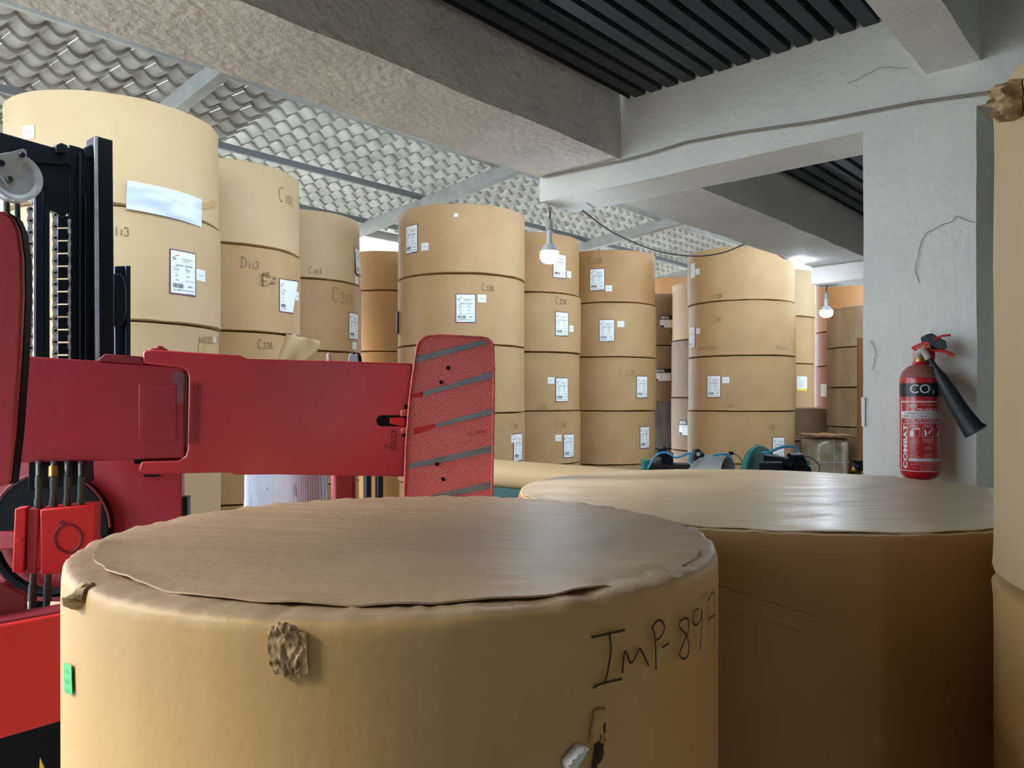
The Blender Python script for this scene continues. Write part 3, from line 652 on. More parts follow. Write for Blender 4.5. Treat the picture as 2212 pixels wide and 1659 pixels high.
px_patch(FR, [(143, 1430), (160, 1436), (162, 1500), (145, 1492)], 'green', 'green_sticker', .001, 6, 0)
def sticker_text():
    ang, z, Y = FR.hit(149, 1440); mb = MB(); sk = FR.skin(mb, ang, z)
    for k, t in enumerate(('Physically', 'Verified', '31.03.2025')): sk.text(t, .0, -.006 - k * .0145, .0075, 'ink', .003, width=.024)
    build(mb, 'sticker_text', 'ink', FR.o, smooth=False)
sticker_text()
def marker_strokes():
    L_ = [[(1268, 1373), (1340, 1357)], [(1307, 1367), (1310, 1400), (1302, 1452), (1296, 1470)], [(1272, 1482), (1290, 1472), (1334, 1462)], [(1300, 1470), (1284, 1474), (1272, 1480)],
          [(1334, 1450), (1340, 1402), (1352, 1428), (1364, 1412), (1372, 1398), (1390, 1434)], [(1406, 1444), (1404, 1380), (1398, 1350)], [(1396, 1352), (1412, 1336), (1424, 1350), (1416, 1372), (1402, 1382)],
          [(1418, 1396), (1434, 1386)], [(1470, 1332), (1458, 1338), (1456, 1352), (1470, 1368), (1476, 1390), (1474, 1412), (1464, 1420), (1456, 1410), (1464, 1388), (1474, 1362), (1476, 1340), (1470, 1332)],
          [(1498, 1312), (1488, 1318), (1484, 1336), (1490, 1348), (1500, 1338), (1504, 1312)], [(1504, 1312), (1503, 1360), (1500, 1404)], [(1516, 1298), (1528, 1277), (1532, 1310), (1531, 1370), (1529, 1400)], [(1518, 1336), (1532, 1326)]]
    mb = MB()
    for st in L_:
        P = [Vector((p[0], p[1], 0)) for p in st]; P = bent(P, 4) if len(P) > 2 else P
        q = []
        for p in P:
            a, z, Y = FR.hit(p.x, p.y); q.append((a, z))
        for i in range(len(q) - 1):
            (a, b), (c2, d) = q[i], q[i + 1]; R_ = FR.R; du, dv = (c2 - a) * R_, d - b; l = math.hypot(du, dv) or 1e-6; wd = .0018; nx, ny = -dv / l * wd, du / l * wd
            def pt(a_, z_, du_, dz_, lift=.0095): aa = a_ + du_ / R_; return (FR.c.x + (R_ + lift) * math.cos(aa), FR.c.y + (R_ + lift) * math.sin(aa), z_ + dz_)
            A = [pt(a, b, nx, ny), pt(a, b, -nx, -ny), pt(c2, d, -nx, -ny), pt(c2, d, nx, ny)]; mb.add(A, [(0, 1, 2, 3)])
    build(mb, 'handwriting', 'pencil', FR.o, smooth=False, label='handwritten marking IMP-897')
marker_strokes()
px_patch(FR, [(1280, 1532), (1303, 1527), (1296, 1600), (1270, 1600)], 'kraft_front', 'torn_flap', .002, 8, .006, 3, True, jag=.05)
px_patch(FR, [(1292, 1560), (1303, 1540), (1296, 1630), (1272, 1670)], 'torn_dark', 'torn_edge', .002, 8, .004, jag=.06)
px_patch(FR, [(1210, 1640), (1240, 1606), (1252, 1604), (1220, 1672)], 'sticker', 'torn_scrap', .012, 6, .008, jag=.04)
def crumpled_corner():
    mb = MB(); c0 = at(160, 1250, 1.28); n = 12
    a, z, Y = FR.hit(170, 1262); vs = []
    ctr = Vector((FR.c.x + (FR.R - .012) * math.cos(a), FR.c.y + (FR.R - .012) * math.sin(a), 1.335))
    mb.ball(ctr, (.03, .03, .016), None, 18, 12)
    for i, v in enumerate(mb.v):
        p = Vector(v); d = noise.noise_vector(p * 45) * .012 + noise.noise_vector(p * 110) * .005; mb.v[i] = tuple(p + Vector(d))
    build(mb, 'crumpled_edge', 'torn', FR.o, angle=20, label='crumpled torn rim paper')
crumpled_corner()
px_patch(SR, [(1546, 1262), (1760, 1330), (1760, 1368), (1546, 1306)], 'kraft_warm', 'tape_strip', .002, 12, .002, 6, False)
px_patch(s['S16'][0], [(2166, 200), (2212, 170), (2212, 250), (2190, 262)], 'torn', 'torn_patch', .004, 10, .03, 5, True, jag=.05)

# ------------------------------------------------------------------ low wrapped roll and board near the column
def drum():
    c = (4.165, 10.26); o = thing('paper_roll', 'low film wrapped roll under a flat cardboard sheet near the column', 'paper roll', (c[0], c[1], 0)); mb = MB(); R = .3; zt = H - (948 - CY) / F * 10.05
    def fn(i, a, r, z): return r + (.012 * noise.noise(Vector((math.cos(a) * 3, math.sin(a) * 3, z * 6))) if r > .1 else 0), z
    mb.lathe([(0, 0), (R, 0)] + [(R, zt * k / 12) for k in range(1, 12)] + [(R, zt - .02), (R - .03, zt), (0, zt)], (c[0], c[1], 0), n=64, fn=fn); build(mb, 'wrapper', 'film_pale', o, angle=60)
    mb = MB(); mb.box((c[0], c[1] - R - .012, zt * .5), (.010, .006, zt)); mb.box((c[0], c[1] - R - .012, zt - .3), (.4, .006, .008)); build(mb, 'strap', 'galv', o)
    t = thing('cardboard_sheet', 'buckled cardboard sheet lying on the low film wrapped roll', 'cardboard', (c[0], c[1], zt)); mb = MB(); n = 10; vs = []
    for lay in (0, 1):
        for i in range(n + 1):
            for j in range(n + 1):
                u, v = i / n - .5, j / n - .5; z = zt + .055 + .03 * noise.noise(Vector((u * 4, v * 4, 3))) - .12 * max(0, u - .28); vs.append((c[0] + u * .60 + .02, c[1] + v * .60 - .05, z - .012 * lay))
    k = n + 1; B = k * k; fs = [(i * k + j, (i + 1) * k + j, (i + 1) * k + j + 1, i * k + j + 1) for i in range(n) for j in range(n)] + [(B + i * k + j, B + i * k + j + 1, B + (i + 1) * k + j + 1, B + (i + 1) * k + j) for i in range(n) for j in range(n)]
    for i in range(n): fs += [(i * k, B + i * k, B + (i + 1) * k, (i + 1) * k), (i * k + n, (i + 1) * k + n, B + (i + 1) * k + n, B + i * k + n), (i, i + 1, B + i + 1, B + i), (n * k + i, B + n * k + i, B + n * k + i + 1, n * k + i + 1)]
    mb.add(vs, fs); build(mb, 'sheet', 'card', t, angle=40)
drum()
mb = MB(); p0 = at(1853, 700, 9.75); p1 = at(1880, 700, 9.75); zt = H - (730 - CY) / F * 9.75
mb.box(((p0.x + p1.x) / 2 + .1, 9.75, zt / 2), (p1.x - p0.x + .2, .04, zt)); tag(build(mb, 'rust_board', 'card_orange', loc=((p0.x + p1.x) / 2, 9.75, 0)), 'upright rust brown board beside the dusty stack, by the column', 'board')

# ------------------------------------------------------------------ FORKLIFT with roll clamp
FK = thing('forklift', 'red and black forklift with a roll clamp, mast at the left edge', 'forklift', (-1.9, 3.2, 0))
AP = Plane(-.40, 3.0, math.atan2(.24, .915))                 # the long clamp arm's front face
def part(name, mat, fn, parent=FK, bevel=.004, label=None, **k):
    mb = MB(); fn(mb); return build(mb, name, mat, parent, bevel=bevel, label=label, **k)
arm = part('clamp_arm', 'red_lit', lambda mb: AP.prism(mb, [(312, 757), (330, 755), (520, 768), (534, 775), (700, 779), (892, 785), (892, 1030), (760, 1028), (600, 1025), (510, 1026), (495, 1021), (315, 1024), (298, 1018), (305, 997), (385, 995), (400, 985), (405, 970), (407, 815), (404, 803), (392, 794), (308, 785), (308, 762)], .11), bevel=.006)
AB = AP.back(.012)
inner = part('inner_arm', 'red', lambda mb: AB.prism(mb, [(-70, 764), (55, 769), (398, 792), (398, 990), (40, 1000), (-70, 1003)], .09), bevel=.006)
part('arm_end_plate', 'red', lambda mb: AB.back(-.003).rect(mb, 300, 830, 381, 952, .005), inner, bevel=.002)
part('wear_shim', 'scuffed', lambda mb: AB.back(-.002).prism(mb, [(373, 803), (398, 806), (396, 870), (383, 872), (381, 830), (373, 828)], .004), inner, label='scuffed greyish wear plate', bevel=0)
part('top_plate', 'red_dark', lambda mb: AP.prism(mb, [(210, 779), (226, 764), (305, 770), (312, 788), (308, 787)], .1), inner)
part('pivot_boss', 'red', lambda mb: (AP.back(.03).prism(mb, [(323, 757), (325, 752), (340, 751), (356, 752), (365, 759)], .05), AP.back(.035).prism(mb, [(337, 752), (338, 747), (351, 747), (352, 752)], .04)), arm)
def emboss(mb):
    P = AP.back(-.004); P.prism(mb, [(411, 826), (432, 827), (428, 960), (407, 960)], .004)
    for k, (y0, y1) in enumerate(((832, 848), (854, 862), (864, 870), (874, 880), (884, 898), (902, 912), (916, 926), (932, 938), (942, 952))):
        Q = AP.back(-.007); x = 415 - (y0 - 826) * .02; Q.rect(mb, x, y0, x + 3, y1, .004); Q.rect(mb, x + 8, y0, x + 11, y1, .004); Q.rect(mb, x, y0, x + 11, y0 + 2.5, .004)
        if k % 2: Q.rect(mb, x, y1 - 2.5, x + 11, y1, .004)
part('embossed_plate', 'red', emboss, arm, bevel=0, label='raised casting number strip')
def slot_shape(P, mb, x0, y0, x1, y1, th, mat=None):
    r = (y1 - y0) / 2; cy = (y0 + y1) / 2; pts = [(x0 + r - r * math.sin(a), cy - r * math.cos(a)) for a in [math.pi * k / 8 for k in range(9)]] + [(x1 - r + r * math.sin(a), cy + r * math.cos(a)) for a in [math.pi * k / 8 for k in range(9)]]
    P.prism(mb, pts, th, mat)
part('slot', 'blacker', lambda mb: slot_shape(AP.back(-.002), mb, 813, 897, 894, 921, .004), arm, bevel=0, label='black slot in the arm')
part('slot_link', 'red_bright', lambda mb: AP.back(-.012).prism(mb, [(842, 903), (868, 901), (876, 904), (876, 920), (868, 921), (843, 915)], .012), arm, bevel=.002)
def lugs(mb):
    P = AP.back(-.02); P.prism(mb, [(866, 886), (883, 884), (886, 898), (866, 900)], .04); P.prism(mb, [(866, 926), (884, 922), (890, 936), (868, 938)], .04)
part('pad_hinge', 'red_worn', lugs, arm)
part('hinge_gap', 'blacker', lambda mb: (AP.back(-.002).rect(mb, 873, 874, 881, 884, .004), AP.back(-.002).rect(mb, 868, 937, 879, 943, .004)), arm, bevel=0)
def marks(mb):
    P = AP.back(-.003)
    for x0, y0, x1, y1 in ((845, 930, 856, 932), (845, 944, 856, 946), (845, 930, 847, 946), (854, 930, 856, 946), (846, 950, 855, 952), (843, 956, 854, 958), (843, 968, 854, 970), (843, 956, 845, 970), (852, 956, 854, 970), (834, 962, 838, 964), (832, 960, 834, 968)): P.rect(mb, x0, y0, x1, y1, .004)
part('stamped_mark', 'red_dark', marks, arm, bevel=0)
# gripping pad: ribbed face with worn steel strips
PP = Plane(-.30, 2.93, math.atan2(.17, .985))
pad_pts = [(912, 731), (922, 726), (950, 724), (1040, 729), (1052, 731), (1061, 738), (1065, 750), (1067, 800), (1066, 900), (1062, 1100), (1058, 1260), (868, 1260), (873, 1080), (877, 960), (884, 870), (890, 820), (900, 752), (905, 738)]
pad = part('clamp_pad', 'pad', lambda mb: PP.prism(mb, pad_pts, .035, None), bevel=0, label='ribbed coral red gripping pad')
me = pad.data; uvl = me.uv_layers.new(name='UVMap'); rl = FK.location
for poly in me.polygons:
    for li in poly.loop_indices:
        co = me.vertices[me.loops[li].vertex_index].co + rl; uvl.data[li].uv = ((co.x - PP.p.x) * PP.d.x + (co.y - PP.p.y) * PP.d.y, co.z)
part('pad_backing', 'black', lambda mb: PP.back(.036).prism(mb, [(x + (3 if x > 980 else 1), y + (2 if y > 800 else -1)) for x, y in pad_pts], .03), bevel=.004, parent=pad)
def rim(mb):
    pts = [PP.back(-.004).hit(*p) for p in pad_pts]; mb.tube(pts + [pts[0]], .0045, n=6)
part('pad_rim', 'red_worn', rim, pad, bevel=0, label='worn pale rim')
for q in ([(899, 770), (1040, 735), (1056, 740), (1050, 744), (897, 784)], [(915, 846), (1064, 802), (1064, 816), (913, 856), (906, 851)], [(942, 916), (1065, 881), (1065, 895), (940, 924)], [(884, 1002), (1062, 962), (1062, 977), (881, 1014)], [(928, 1071), (1060, 1040), (1060, 1055), (960, 1076), (925, 1078)], [(876, 1152), (1058, 1112), (1058, 1126), (876, 1166)]):
    part('wear_strip', 'strip', lambda mb: PP.back(-.0025).prism(mb, q, .004), pad, bevel=0, label='bare grey steel strip')
for q in ([(889, 851), (915, 845), (912, 858), (890, 860)], [(893, 925), (942, 915), (940, 924), (893, 940)]):
    part('painted_strip', 'red_bright', lambda mb: PP.back(-.0025).prism(mb, q, .004), pad, bevel=0)
for x, y in ((968, 795), (953, 826), (944, 1003), (957, 1035)):
    def hole(mb):
        c = PP.back(-.002).hit(x, y); mb.lathe([(0, 0), (.0075, 0), (.0075, .003), (0, .003)], c, n=16, axis=-PP.n3)
    part('bolt_hole', 'blacker', hole, pad, bevel=0)
def padcode(mb):
    P = PP.back(-.003); o = P.hit(1010, 944); sk = Skin(mb, lambda u, v, d: o + P.d3 * u + Vector((0, 0, v + u * .2)) - P.n3 * d); sk.text('(C-20990)', 0, 0, .014, 'red_dark', .001, width=.07)
part('casting_code', 'red_dark', padcode, pad, bevel=0, smooth=False)
# near pad seen edge on at the left border
NP = Plane(-1.45, 2.18, math.radians(12))
np_pts = [(-260, 440), (-40, 450), (14, 456), (34, 470), (47, 500), (55, 560), (56, 640), (50, 780), (38, 940), (25, 1046), (-40, 1062), (-260, 1080)]
npad = part('clamp_pad', 'red', lambda mb: NP.prism(mb, [(x - 7, y) for x, y in np_pts], .022), bevel=.008, label='near gripping pad seen from behind')
part('pad_edge', 'blacker', lambda mb: NP.back(.02).prism(mb, [(14, 456), (34, 470), (47, 500), (55, 560), (56, 640), (50, 780), (38, 940), (26, 1046), (10, 1046), (24, 940), (36, 780), (42, 640), (38, 560), (28, 500), (10, 470)], .05), npad, label='scuffed black rim of the near pad')
# mast
MP = Plane(-1.805, 3.4, math.atan2(.7455, .6665))
def zf(pts): return pts
BOT = 2300
part('outer_rail', 'black', lambda mb: (MP.prism(mb, [(211, 294), (244, 303), (248, 775), (250, BOT), (216, BOT), (212, 500)], .05), MP.back(-.03).prism(mb, [(203, 294), (212, 293), (214, 500), (218, BOT), (208, BOT), (204, 500)], .09)), label='dark mast channel')
part('lit_rail_edge', 'steel', lambda mb: MP.back(-.036).prism(mb, [(204, 295), (211, 295), (213.5, 500), (217, 1000), (209, 1000), (205, 500)], .005), bevel=.001, label='bright strip standing for the lit edge of the mast channel')  # light on the narrow flange, painted as a pale steel strip
part('inner_rail', 'black', lambda mb: (MP.prism(mb, [(150, 312), (172, 318), (204, 330), (206, BOT), (150, BOT)], .03), MP.back(-.02).rect(mb, 172, 330, 176, BOT, .02), MP.back(-.02).rect(mb, 184, 420, 187, BOT, .02)))
part('rail_bracket', 'navy', lambda mb: MP.back(-.01).prism(mb, [(181, 319), (203, 310), (203, 340), (186, 341)], .03))
part('lift_cylinder', 'black', lambda mb: MP.prism(mb, [(72, 318), (152, 318), (152, 452), (140, 470), (110, 452), (106, 440), (72, 440)], .05), bevel=.008)
part('mast_rod', 'navy', lambda mb: (MP.back(-.005).rect(mb, 77, 412, 95, BOT, .03), MP.back(.005).rect(mb, 95, 430, 107, BOT, .02)))
part('mast_rod', 'black', lambda mb: MP.back(.02).rect(mb, 105, 448, 108, BOT, .02))
part('rod_edge', 'steel', lambda mb: MP.back(-.009).rect(mb, 73, 410, 77, BOT, .006), bevel=.001, label='bright edge of the mast rod')
part('chain_guard', 'black', lambda mb: MP.back(.06).rect(mb, 153, 340, 172, BOT, .02))
part('crosshead', 'black', lambda mb: MP.back(-.012).prism(mb, [(-160, 262), (0, 285), (112, 317), (152, 318), (152, 356), (80, 352), (0, 330), (-160, 300)], .09))
part('crosshead_lug', 'black', lambda mb: MP.back(-.03).prism(mb, [(121, 313), (133, 308), (146, 313), (146, 330), (121, 330)], .06))
part('mast_hose', 'hose', lambda mb: (mb.tube([MP.hit(14, 428), MP.hit(15, 470), MP.hit(14, 1100)], .012), mb.tube([MP.hit(37, 440), MP.hit(38, 470), MP.hit(38, 1100)], .011)), bevel=0)
def pulley(mb):
    c = MP.back(-.06).hit(33, 383); R = .096; prof = [(.02, 0), (R * .72, 0), (R * .86, .012), (R, .014), (R, -.004), (R * 1.0, -.006), (R * .94, -.012), (R * .9, -.030), (R * .95, -.045), (R, -.05), (.02, -.05)]
    mb.lathe(prof, c, n=48, axis=-MP.n3)
pul = part('chain_pulley', 'steel', pulley, bevel=0, label='grey chain pulley wheel')
part('pulley_bracket', 'sheet', lambda mb: MP.back(-.095).prism(mb, [(-30, 340), (16, 330), (50, 321), (57, 324), (58, 334), (52, 350), (33, 397), (27, 404), (20, 404), (10, 392), (-14, 360)], .008), bevel=.002, label='pale triangular pulley bracket')
def pin(x, y, r, l):
    def f(mb): mb.lathe([(0, 0), (r, 0), (r, l * .8), (r * .8, l), (0, l)], MP.back(-.095).hit(x, y), n=16, axis=-MP.n3)
    return f
part('bracket_bolt', 'black', pin(47, 335, .010, .015), bevel=0); part('bracket_bolt', 'fitting', pin(18, 389, .012, .03), bevel=0); part('bracket_bolt', 'black', pin(2, 353, .012, .015), bevel=0)
def chain_links(x, y0, y1, wpx, pitch, off, gap):
    def f(mb):
        P = MP.back(off); y = y0; k = 0
        while y < y1:
            for (dx, ph) in ((0, 0), (gap, 1)) if gap else ((0, 0),):
                slot_shape(P.back(.010 * ((k + ph) % 2)), mb, 0, 0, 1, 1, 0) if False else None
                a = P.back(.008 * ((k + ph) % 2)); cx = x + dx; r = wpx / 2
                pts = [(cx - r + 2 * (k % 2) * 0, y), (cx - r * .55, y - r * .8), (cx + r * .55, y - r * .8), (cx + r, y), (cx + r * .6, y + pitch * .5), (cx + r, y + pitch), (cx + r * .55, y + pitch + r * .8), (cx - r * .55, y + pitch + r * .8), (cx - r, y + pitch), (cx - r * .6, y + pitch * .5)]
                a.prism(mb, pts, .006)
            y += pitch; k += 1
    return f
def pins(x, y0, y1, pitch, off, r=.0045, mat=None):
    def f(mb):
        y = y0
        while y < y1: mb.lathe([(0, 0), (r, 0), (r, .012), (0, .012)], MP.back(off).hit(x, y), mat, n=10, axis=-MP.n3); y += pitch
    return f
def roller(mb):
    y = 478
    while y < 1000: MP.back(-.002).prism(mb, [(126, y - 12), (150, y - 12), (152, y), (150, y + 12), (126, y + 12)], .03); y += 27.5
ch = part('lift_chain', 'chain', lambda mb: (chain_links(65, 452, 1000, 15, 25, -.02, 0)(mb), pins(65, 452, 1000, 25, -.021, mat='blacker')(mb)), bevel=0, label='single lift chain')
ch = part('lift_chain', 'chain', lambda mb: (chain_links(119, 464, 1000, 12, 25, -.022, 0)(mb), chain_links(150, 476, 1000, 7, 25, -.01, 0)(mb), pins(119, 464, 1000, 25, -.023, mat='blacker')(mb)), bevel=0, label='wide leaf lift chain'); part('chain_plate', 'black', roller, ch, bevel=.004)
part('side_roller_plate', 'navy', lambda mb: (MP.back(.10).prism(mb, [(248, 575), (281, 574), (282, 900), (250, 900)], .02), MP.back(.08).rect(mb, 272, 574, 283, 900, .03)))
part('side_roller', 'black', lambda mb: MP.back(.06).prism(mb, [(246, 590), (262, 590), (270, 600), (275, 625), (275, 675), (270, 695), (262, 704), (246, 706)], .06), bevel=.008)
# carriage, rotator, valve block, hoses, lower arm
CP = Plane(-1.35, 3.12, math.radians(8))
part('manifold', 'blacker', lambda mb: AB.back(.02).prism(mb, [(62, 985), (182, 985), (184, 1045), (60, 1060)], .12), label='black hose manifold under the arm')
part('dark_gap_backing', 'blacker', lambda mb: AB.back(.095).prism(mb, [(286, 784), (412, 790), (412, 1000), (290, 1002)], .012), arm, bevel=0)  # dark sheet added behind the joint so the gap reads as shaded
part('carriage_plate', 'red', lambda mb: CP.prism(mb, [(186, 985), (330, 985), (392, 990), (392, 1300), (-120, 1300), (-120, 985)], .05), bevel=.005)
part('plate_bracket', 'navy', lambda mb: CP.back(.02).rect(mb, 391, 1073, 405, 1300, .05))
part('plate_slot', 'blacker', lambda mb: CP.back(-.003).prism(mb, [(307, 1026), (350, 1025), (340, 1030), (312, 1030)], .004), bevel=0)
RP = CP.back(-.06)
def arc_disc(P, cx, cy, rx, ry, a0, a1, n=24): return [(cx + rx * math.cos(math.radians(a0 + (a1 - a0) * k / n)), cy - ry * math.sin(math.radians(a0 + (a1 - a0) * k / n))) for k in range(n + 1)]
part('rotator_housing', 'blacker', lambda mb: RP.prism(mb, arc_disc(RP, 108, 1143, 128, 122, -2, 182) + [(-20, 1165), (236, 1160)][::1], .058), bevel=.006, label='black half round rotator opening')
part('rotator_rim', 'red_dark', lambda mb: mb.tube([RP.back(-.004).hit(*p) for p in arc_disc(RP, 108, 1143, 130, 124, 2, 178)], .005, n=8), bevel=0)
part('hose_plate', 'red', lambda mb: RP.back(-.02).prism(mb, [(-60, 1150), (32, 1148), (30, 1186), (-60, 1192)], .05))
VB = Plane(-1.45, 2.62, math.radians(20))
vb = part('valve_block', 'red_bright', lambda mb: VB.prism(mb, [(86, 1101), (207, 1091), (203, 1230), (88, 1243)], .12), bevel=.005)
VS = Plane(VB.hit(86, 1100).x, VB.hit(86, 1100).y, math.radians(78))
part('block_side', 'red', lambda mb: VB.back(.012).prism(mb, [(58, 1100), (84, 1100), (78, 1241), (56, 1238)], .07), vb)
part('block_flange', 'red_bright', lambda mb: VB.prism(mb, [(32, 1099), (57, 1097), (50, 1238), (26, 1237)], .06), vb)
def ring(mb):
    pts = [VB.back(-.001).hit(147 + 29 * math.cos(a), 1163 + 30 * math.sin(a)) for a in [2 * math.pi * k / 40 for k in range(41)]]; mb.tube(pts, .005, n=8)
part('block_ring', 'red_dark', ring, vb, bevel=0, label='dark recessed ring on the block')
part('block_plug', 'red_dark', lambda mb: mb.lathe([(0, 0), (.007, 0), (.007, .004), (0, .004)], VB.hit(134, 1128), n=16, axis=-VB.n3), vb, bevel=0)
part('block_bolt', 'red_bright', lambda mb: mb.lathe([(0, 0), (.012, 0), (.012, .008), (0, .01)], VB.hit(43, 1168), n=6, axis=-VB.n3), vb, bevel=0)
for x in (83, 115, 145, 174):
    P = VB.back(.05)
    def fit(mb): mb.tube([P.hit(x, 1100), P.hit(x, 1078)], .013, n=12); mb.tube([P.hit(x, 1078), P.hit(x + 1, 1052)], .0105, n=12); mb.tube([P.hit(x + 1, 1052), P.hit(x + 2, 1028)], .0125, n=12)
    h = part('hose_fitting', 'fitting', fit, bevel=0)
    part('hydraulic_hose', 'hose', lambda mb: mb.tube([P.hit(x + 2, 1030), P.back(.02).hit(x + 2, 1008), P.back(.12).hit(x + 1, 994), P.back(.34).hit(x, 975)], .0115, n=12), h, bevel=0)
part('brass_collar', 'brass', lambda mb: mb.tube([VB.back(.05).hit(115, 1030), VB.back(.062).hit(115, 1008)], .0145, n=12), bevel=0)
for x, dx in ((70, -3), (102, -8)):
    P = VB.back(.05)
    def fit(mb): mb.tube([P.hit(x + 2, 1236), P.hit(x + 1, 1262)], .0105, n=12); mb.tube([P.hit(x + 1, 1262), P.hit(x, 1298)], .0135, n=12)
    h = part('hose_fitting', 'fitting', fit, bevel=0); part('hydraulic_hose', 'hose', lambda mb: mb.tube([P.hit(x, 1296), P.hit(x + dx, 1345), P.hit(x + dx - 2, 1420)], .011, n=12), h, bevel=0)
LP = Plane(-1.35, 2.45, math.radians(28))
part('lower_arm', 'red_bright', lambda mb: LP.prism(mb, [(-120, 1374), (0, 1351), (136, 1326), (300, 1296), (300, 1520), (130, 1560), (0, 1598), (-120, 1632)], .1), bevel=.01, label='bright red lower clamp arm')
part('arm_lip', 'red_dark', lambda mb: LP.back(.02).prism(mb, [(-120, 1362), (0, 1342), (136, 1318), (300, 1290), (300, 1304), (136, 1334), (0, 1362), (-120, 1384)], .1))
part('arm_gusset', 'red_dark', lambda mb: LP.back(.12).prism(mb, [(-120, 1260), (8, 1260), (30, 1275), (55, 1285), (60, 1370), (-120, 1400)], .05))
part('rotator_disc', 'blacker', lambda mb: mb.tube([RP.hit(*p) for p in arc_disc(RP, 108, 1150, 125, 130, 200, 355)], .02, n=8), bevel=0)
part('chassis', 'blacker', lambda mb: mb.box8([at(-260, 2700, 2.3), at(150, 2700, 2.6), at(150, 2700, 3.2), at(-260, 2700, 3.2)] and [Vector((-2.2, 2.55, .08)), Vector((-1.35, 2.95, .08)), Vector((-1.75, 3.45, .08)), Vector((-2.6, 3.05, .08)), Vector((-2.2, 2.55, .72)), Vector((-1.35, 2.95, .72)), Vector((-1.75, 3.45, .72)), Vector((-2.6, 3.05, .72))]), bevel=.02)
for (x, y) in ((-2.35, 2.95), (-1.65, 3.3)):
    part('wheel', 'blacker', lambda mb: mb.lathe([(.05, -.1), (.26, -.1), (.3, -.07), (.3, .07), (.26, .1), (.05, .1)], (x, y, .3), n=32, axis=(D1.x, D1.y, 0)), bevel=0)
part('hazard_stripe', 'yellow', lambda mb: LP.back(.06).prism(mb, [(86, 1638), (104, 1680), (84, 1680)], .01), bevel=0, label='small yellow hazard mark')
# short lower clamp arm seen under the long one
part('short_arm', 'red', lambda mb: AP.back(.18).prism(mb, [(716, 990), (772, 990), (768, 1200), (716, 1200)], .14), bevel=.02)
part('short_arm_web', 'red_dark', lambda mb: AP.back(.14).rect(mb, 520, 1180, 790, 1330, .1), bevel=.01)

# ------------------------------------------------------------------ dark post behind the clamp
mb = MB(); c = at(819, 1050, 4.3)
mb.box((c.x, c.y, .7), (.03, .12, 1.4), rz=.3); mb.box((c.x - .07, c.y + .02, .7), (.03, .14, 1.4), rz=.3); mb.box((c.x - .03, c.y, .02), (.3, .3, .04), rz=.3)
tag(build(mb, 'steel_post', 'navy', loc=(c.x, c.y, 0), bevel=.003), 'dark steel post standing behind the red clamp arm, left of the pad', 'post')

# ------------------------------------------------------------------ horizontal reel on its teal saddle
def reel():
    a, R = 3.57, .09; zc = H - .39 - R + .0; t0, t1 = 1.75, 3.45
    o = thing('paper_reel', 'pale paper reel lying on its side between pad and wide roll', 'paper reel', W(a, t0, zc - R)); mb = MB()
    c = W(a, t0, zc); prof = [(0, 0), (R - .01, 0), (R, .01)] + [(R, (t1 - t0) * k / 10) for k in range(1, 10)] + [(R, t1 - t0 - .01), (R - .01, t1 - t0), (0, t1 - t0)]
    mb.lathe(prof, c, n=72, axis=(D2.x, D2.y, 0), fn=lambda i, an, r, z: (r + (.003 * noise.noise(Vector((math.cos(an) * 2, math.sin(an) * 2, z * 3))) if r > .2 else 0), z)); build(mb, 'web', 'kraft_pale', o, angle=60)
    mb = MB(); mb.tube([W(a, t0 - .15, zc), W(a, t1 + .15, zc)], .04, n=16); build(mb, 'core', 'card', o)
    f = thing('reel_saddle', 'dark teal machine frame carrying the pale horizontal reel', 'machine', W(a, (t0 + t1) / 2, 0))
    for t in (t0 - .10, t1 + .10):
        mb = MB(); wbox(mb, a - .22, a + .22, t - .04, t + .04, 0, zc - .042); build(mb, 'side_frame', 'teal_dark', f, bevel=.008)
    mb = MB(); wbox(mb, a - .10, a - .07, t0, t1, .3, zc - .07); build(mb, 'front_panel', 'teal_dark', f, bevel=.006)
    mb = MB(); wbox(mb, a - .25, a + .2, t0 - .06, t1 + .06, .2, .28); build(mb, 'cross_tie', 'teal_dark', f, bevel=.006)
reel()

